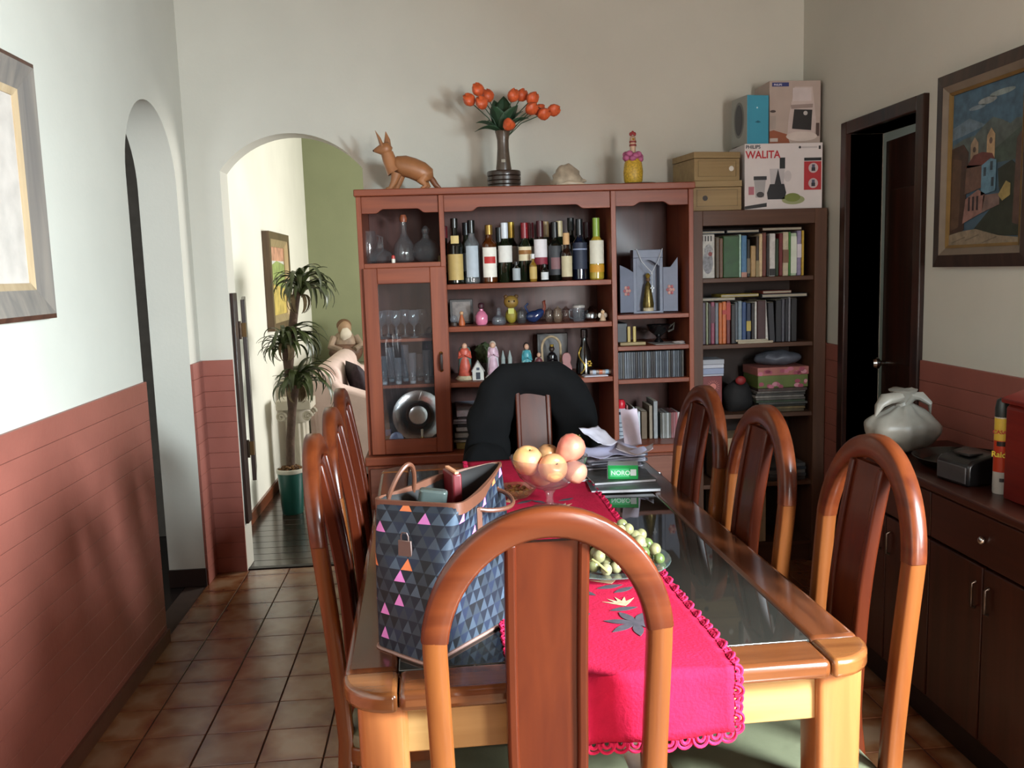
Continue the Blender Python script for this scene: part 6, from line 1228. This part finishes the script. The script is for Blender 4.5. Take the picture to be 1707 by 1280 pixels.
# ------------------------------------------------------------------ papers at the far right of the table
zt = TT+.001; GM = 'papers piled at the far right of the table'
def mag(label, x, y, w, d, h, rz, c, pages='#c4c4c8', z=None, name='magazine'):
    global zt
    t = thing(name, label, 'magazine', (x, y, zt), math.radians(rz), GM); G().box(-w/2, w/2, -d/2, d/2, h*.75, h-.0006).build('cover', mat(c, rough=.35, var=.5, scale=45), t, bevel=.0006, seg=1); G().box(-w/2+.002, w/2-.003, -d/2+.002, d/2-.002, .0004, h*.75).build('pages', mat(pages, rough=.8), t, smooth=False); zt += h
mag('broad dark magazine with white page edges at the pile bottom', .548, 2.735, .215, .27, .011, -3, '#3c4042')
mag('grey magazine lying second in the table paper pile', .545, 2.80, .20, .26, .009, 4, '#4a4c4a')
z_box = zt
t = thing('green_carton', 'small bright green carton with white side on the magazines', 'box', (.560, 2.715, z_box), math.radians(-12)); G().box(-.052, .042, -.028, .030, 0, .044).build('carton', mat('#149a48', rough=.4, var=.06), t, bevel=.0015)
decal('white_side', rect(0, .058, 0, .044), mat('#c9c4bc', rough=.5), t, (-.052, .030, 0), (0, -1, 0), (0, 0, 1))
for u in (.005, .023, .041):
    for v in (.005, .024): decal('side_print', rect(u, u+.013, v, v+.014), mat('#8d7c74', rough=.5), t, (-.052, .030, 0), (0, -1, 0), (0, 0, 1), .0016)
decal('front_panel', rect(.006, .066, .008, .034), mat('#4fc47c', rough=.4), t, (-.052, -.028, 0), (1, 0, 0), (0, 0, 1)); lettering('lettering', 'NORO', .020, mat('#d6f0dc'), t, (-.043, -.028, .014), (1, 0, 0), (0, 0, 1), .0016); decal('front_panel', rect(.070, .088, .012, .032), mat('#d0d8d4', rough=.4), t, (-.052, -.028, 0), (1, 0, 0), (0, 0, 1)); decal('white_lid', rect(.0, .094, 0, .058), mat('#a9b4b4', rough=.5), t, (-.052, -.028, .044), (1, 0, 0), (0, 1, 0))
zt += .0
for i, (c, nm, w_, rz) in enumerate((('#3a3638', 'dark', .21, 8), ('#6a6670', 'grey', .20, -4), ('#4a464c', 'slate', .21, 10), ('#7a7682', 'pale', .20, 2), ('#57525c', 'topmost grey', .19, 14))):
    t = thing('newspaper', f'{nm} folded newspaper in the stack behind the green carton', 'newspaper', (.545+.004*i, 2.925, zt), math.radians(rz), GM); jit(G().prism(rrect(w_/2, .085, .01, 3), 0, .008, 'z'), .001, 30, i).build('fold', mat(c, rough=.8, var=.4, scale=60), t); G().box(-w_/2+.01, w_/2-.012, -.0855, .08, .002, .0062).build('inner_pages', mat('#9a97a0', rough=.9), t, smooth=False); zt += .0085
def sheet(label, name, x, y, z, w, d, rz, curl, c, amp=.012, tiltx=0.0, bend=0.0):
    t = thing(name, label, 'paper', (x, y, z), math.radians(rz), GM); n = 14; vs = []
    for j in range(n+1):
        for i in range(n+1):
            u, v = i/n-.5, j/n-.5; zz = curl*(u*u*4)+amp*(.5+noise.noise(Vector((u*3+x*50, v*3, z*9))))+bend*(v+.5)**2
            vs.append((u*w, v*d*math.cos(tiltx), max(0, zz)+(v+.5)*d*math.sin(tiltx)))
    o = G().add(vs, [(j*(n+1)+i, j*(n+1)+i+1, (j+1)*(n+1)+i+1, (j+1)*(n+1)+i) for j in range(n) for i in range(n)]).build('sheet', mat(c, rough=.8, var=.08, scale=20), t, ang=80); md = o.modifiers.new('thick', 'SOLIDIFY'); md.thickness = .0008
    return t
sheet('crumpled white paper spread over the newspapers', 'crumpled_paper', .545, 2.90, zt+.001, .20, .19, 12, .004, '#b4b2cc', .022)
sheet('smaller folded white note on the crumpled paper', 'paper_note', .515, 2.93, zt+.026, .08, .12, 25, .006, '#c4c0cc', .010, .35)
sheet('curled white leaflet at the right of the paper pile', 'paper_leaflet', .628, 2.87, zt+.004, .12, .10, -14, .018, '#b9aeb4', .006)
sheet('tall white receipt standing up at the back of the paper pile', 'paper_receipt', .640, 2.985, zt+.001, .062, .13, 8, .004, '#b9a9b4', .006, 1.25)

# ------------------------------------------------------------------ tote bag
def bag_mat():
    m, nt, b = nodes('triangle_print'); L = nt.links.new; uv = nt.nodes.new('ShaderNodeUVMap'); uv.uv_map = 'UVMap'; sp = nt.nodes.new('ShaderNodeSeparateXYZ'); L(uv.outputs[0], sp.inputs[0])
    def M(op, a, b_=None):
        n = nt.nodes.new('ShaderNodeMath'); n.operation = op
        for i, v in enumerate((a, b_)):
            if v is None: continue
            if isinstance(v, (int, float)): n.inputs[i].default_value = v
            else: L(v, n.inputs[i])
        return n.outputs[0]
    S = .0262; V = M('DIVIDE', sp.outputs[1], S*.80); row = M('FLOOR', V); fv = M('FRACT', V); off = M('MULTIPLY', M('MODULO', row, 2.0), .5)
    U_ = M('ADD', M('DIVIDE', sp.outputs[0], S), off); fu = M('FRACT', U_); col = M('FLOOR', U_)
    up = M('LESS_THAN', M('ADD', M('MULTIPLY', M('ABSOLUTE', M('SUBTRACT', fu, .5)), 2.0), fv), .97)
    colr = M('FLOOR', M('ADD', U_, .5))
    cb = nt.nodes.new('ShaderNodeCombineXYZ'); L(col, cb.inputs[0]); L(row, cb.inputs[1]); wn = nt.nodes.new('ShaderNodeTexWhiteNoise'); wn.noise_dimensions = '3D'; L(cb.outputs[0], wn.inputs['Vector'])
    rp = nt.nodes.new('ShaderNodeValToRGB'); rp.color_ramp.interpolation = 'CONSTANT'; e = rp.color_ramp.elements; e[0].position = 0; e[0].color = _col(rgb('#272c33')); e[1].position = .3; e[1].color = _col(rgb('#313842'))
    for p_, c_ in ((.55, '#232830'), (.78, '#39434f'), (.925, '#b468a4'), (.965, '#b8643c')): q_ = e.new(p_); q_.color = _col(rgb(c_))
    L(wn.outputs['Value'], rp.inputs['Fac'])
    cb2 = nt.nodes.new('ShaderNodeCombineXYZ'); L(colr, cb2.inputs[0]); L(row, cb2.inputs[1]); cb2.inputs[2].default_value = 5.0; wn2 = nt.nodes.new('ShaderNodeTexWhiteNoise'); L(cb2.outputs[0], wn2.inputs['Vector'])
    rp2 = nt.nodes.new('ShaderNodeValToRGB'); rp2.color_ramp.interpolation = 'CONSTANT'; e = rp2.color_ramp.elements; e[0].color = _col(rgb('#12151f')); e[1].position = .5; e[1].color = _col(rgb('#1a2030')); q_ = e.new(.75); q_.color = _col(rgb('#0e0f13')); L(wn2.outputs['Value'], rp2.inputs['Fac'])
    mx = nt.nodes.new('ShaderNodeMix'); mx.data_type = 'RGBA'; L(up, mx.inputs[0]); L(rp2.outputs['Color'], mx.inputs[6]); L(rp.outputs['Color'], mx.inputs[7]); L(mx.outputs[2], b.inputs['Base Color']); b.inputs['Roughness'].default_value = .6; b.inputs['Specular IOR Level'].default_value = .2; return m
tb = thing('tote_bag', 'large tote bag printed with grey, pink and orange triangles, on the table', 'bag', (0, 1.66, TT)); O = Vector((0, 1.66, TT))
bot = [Vector((-.145, 1.585)), Vector((-.045, 1.487)), Vector((.135, 1.70)), Vector((.03, 1.80))]; top = [Vector((-.150, 1.66)), Vector((.020, 1.545)), Vector((.125, 1.90)), Vector((-.025, 1.82))]
def outline(Q, rr, n=6, m=10):
    pts = []
    for i in range(4):
        a, b_, c = Q[i-1], Q[i], Q[(i+1) % 4]; d0 = (a-b_).normalized(); d1 = (c-b_).normalized(); p0 = b_+d0*rr; p1 = b_+d1*rr
        for k in range(n+1): t_ = k/n; pts.append(p0*(1-t_)**2+b_*2*t_*(1-t_)+p1*t_*t_)
        nx = c+(b_-c).normalized()*rr
        for k in range(1, m): pts.append(p1.lerp(nx, k/m))
    return pts
BHt = .268; NR = 13; rings = []
ob_, ot_ = outline(bot, .022), outline(top, .035)
for j in range(NR):
    t_ = j/(NR-1); rg_ = []
    for i, (p, q_) in enumerate(zip(ob_, ot_)):
        e_ = p.lerp(q_, t_**1.15); z = t_*BHt; 
        dip = 0
        nv = noise.noise(Vector((e_.x*14, e_.y*14, z*9)))*.008*math.sin(PI*t_*.9+.15); c_ = (bot[0]+bot[2])/2; d_ = (e_-c_).normalized(); e2 = e_+d_*nv
        hh = BHt-.012*math.sin(PI*min(1, max(0, (e_.y-1.55)/.33)))*t_
        rg_.append((e2.x-O.x, e2.y-O.y, t_*hh))
    rings.append(rg_)
g = G().loft(rings, cap=False); nb = len(g.v); g.f.append(tuple(range(len(ob_)-1, -1, -1)))
bo = g.build('body', bag_mat(), tb, ang=60); uvl = bo.data.uv_layers.new(name='UVMap'); n_ = len(ob_); per = [0.0]
for i in range(n_): a = Vector(rings[6][i]); b_ = Vector(rings[6][(i+1) % n_]); per.append(per[-1]+(a-b_).length)
for p in bo.data.polygons:
    vi = [bo.data.loops[l].vertex_index for l in p.loop_indices]; cols_ = [v % n_ for v in vi]; wrap = max(cols_) == n_-1 and min(cols_) == 0
    for l, v in zip(p.loop_indices, vi): c = v % n_; uvl.data[l].uv = (per[n_ if (wrap and c == 0) else c], BHt*(v//n_)/(NR-1))
bo.data.materials.append(mat('#15100e', rough=.8)); md = bo.modifiers.new('thick', 'SOLIDIFY'); md.thickness = .003; md.offset = -1; md.material_offset = 1
M_TRIM = mat('#55301f', rough=.5, var=.1)
rim = [Vector(p) for p in rings[-1]]; cen = sum(rim, Vector())/len(rim)
G().loft([[tuple(p+(p-cen).normalized()*.0015+Vector((0, 0, -.020))) for p in rim], [tuple(p+(p-cen).normalized()*.0018+Vector((0, 0, .002))) for p in rim], [tuple(p-(p-cen).normalized()*.006+Vector((0, 0, .002))) for p in rim], [tuple(p-(p-cen).normalized()*.006+Vector((0, 0, -.020))) for p in rim]], cap=False).build('rim_trim', M_TRIM, tb)
G().tube([Vector(p)+(Vector(p)-cen)*.012+Vector((0, 0, .004)) for p in rings[0]], .0035, 6, closed=True).build('base_piping', mat('#7a5a50', rough=.5), tb)
def handle(pa, pb, h, lean, nm='handle'):
    pa, pb = Vector(pa), Vector(pb); pts = []
    for k in range(25):
        t_ = k/24; s = math.sin(PI*t_)**.55; pts.append(pa.lerp(pb, t_)+Vector((lean[0]*s, lean[1]*s, h*s)))
    G().tube(pts, .0045, 8).build(nm, M_TRIM, tb)
    for p in (pa, pb):
        q_ = p-cen; q_.z = 0; q_.normalize(); G().box(-.007, .007, -.002, .002, -.045, .004).xf(Matrix.Translation(p+q_*.004) @ Matrix.Rotation(math.atan2(q_.y, q_.x)-PI/2, 4, 'Z')).build('handle_tab', M_TRIM, tb, bevel=.001)
ri = lambda i: rings[-1][i % n_]
q4 = n_//4
# long sides are quarters 1 (right, towards the camera) and 3 (left, at the back)
handle(Vector(ri(q4+9))+Vector((0, 0, -.03)), Vector(ri(q4+14))+Vector((0, 0, -.03)), -.012, (.050, -.012)); handle(Vector(ri(3*q4+9))+Vector((0, 0, -.02)), Vector(ri(3*q4+15))+Vector((0, 0, -.02)), .075, (.02, -.02))
fa = (Vector(rings[9][10])+Vector(rings[9][11]))/2; fo = Vector((fa.x-.0, fa.y, 0))
nrm = Vector((-.55, -.83, 0)); tg = G().prism([(-.014, 0), (.014, 0), (.016, -.05), (.010, -.066), (-.010, -.066), (-.016, -.05)], -.002, .002, 'y').xf(Matrix.Translation(fa+nrm*.008+Vector((0, 0, .0))) @ Matrix.Rotation(-.58, 4, 'Z')).build('leather_tag', mat('#4f3a34', rough=.5), tb, bevel=.001)
G().tube([fa+nrm*.008+Vector((.010*math.cos(-.58)*s, .010*math.sin(-.58)*s, z)) for s, z in ((-.8, -.002), (-.8, .008), (-.5, .014), (.5, .014), (.8, .008), (.8, -.002))], .0013, 6).build('tag_loop', mat('#4f3a34', rough=.4), tb)
def inb(name, label, cat, x, y, z): return thing(name, label, cat, (x, y, TT+z))
t = inb('spectacle_case', 'shiny grey spectacle case sticking out of the tote bag', 'case', -.040, 1.70, .178); G().prism(rrect(.028, .014, .010, 4), 0, .085, 'z').xf(Matrix.Rotation(.15, 4, 'Y')).build('shell', mat('#5c6460', rough=.15, metal=.6), t, bevel=.004)
t = inb('red_wallet', 'dark red wallet poking out of the tote bag', 'wallet', .010, 1.80, .175); G().box(-.010, .010, -.035, .035, 0, .10).xf(Matrix.Rotation(.3, 4, 'Z')).build('cover', mat('#5c1016', rough=.4), t, bevel=.004); G().box(-.004, .004, -.033, .033, .095, .104).xf(Matrix.Rotation(.3, 4, 'Z')).build('notes', mat('#b9805c', rough=.7), t)

# ------------------------------------------------------------------ black coat on the far chair
ct = thing('black_coat', 'black coat draped over the far dining chair hoop', 'coat', (.330, 3.297, 0), math.radians(1))
M_COAT = mat('#060607', rough=.9, var=.2, spec=.2); rings = []
for k in range(41):
    t_ = k/40; th = PI*(-.16+1.32*t_); a_, b2 = .165, .212; cx, cz = a_*math.cos(th), .845+b2*math.sin(th) if math.sin(th) > 0 else .845+.55*b2*math.sin(th)*2.0
    if math.sin(th) < 0: cx = math.copysign(a_+.012, math.cos(th))
    nx, nz = (math.cos(th), math.sin(th)*.75) if math.sin(th) > 0 else (math.copysign(1, math.cos(th)), 0); l = math.hypot(nx, nz); nx, nz = nx/l, nz/l; r = []
    low = max(0, -math.sin(th))
    for j in range(20):
        an = 2*PI*j/20; u = math.cos(an)*(.082+.03*low); v = math.sin(an)*(.050+.03*low); p = Vector((cx+nx*u, v+.0, cz+nz*u)); p += noise.noise_vector(p*11)*.016; p.z = min(p.z, 1.106+.004*noise.noise(p*20)); r.append(tuple(p))
    rings.append(r)
G().loft(rings).build('shell', M_COAT, ct, ang=80)
jit(G().ball((-.185, -.075, .745), .085, .07, .085, 22, 16), .022, 13, 2).build('sleeve', M_COAT, ct, ang=80); jit(G().ball((.18, -.06, .70), .075, .07, .09, 22, 16), .02, 13, 6).build('sleeve', M_COAT, ct, ang=80)
pn = []
for j in range(15):
    z = .56+.50*j/14; w_ = .215*math.sqrt(max(.02, 1-max(0, (z-.80)/.28)**2)); pn.append([(-w_+2*w_*i/16, .045+.012*math.sin(i*1.3+j*.2)+.008*math.sin(i*2.9), z) for i in range(17)])
o = G().loft(pn, cap=False, loop=False).build('back_panel', M_COAT, ct, ang=80); md = o.modifiers.new('thick', 'SOLIDIFY'); md.thickness = .006
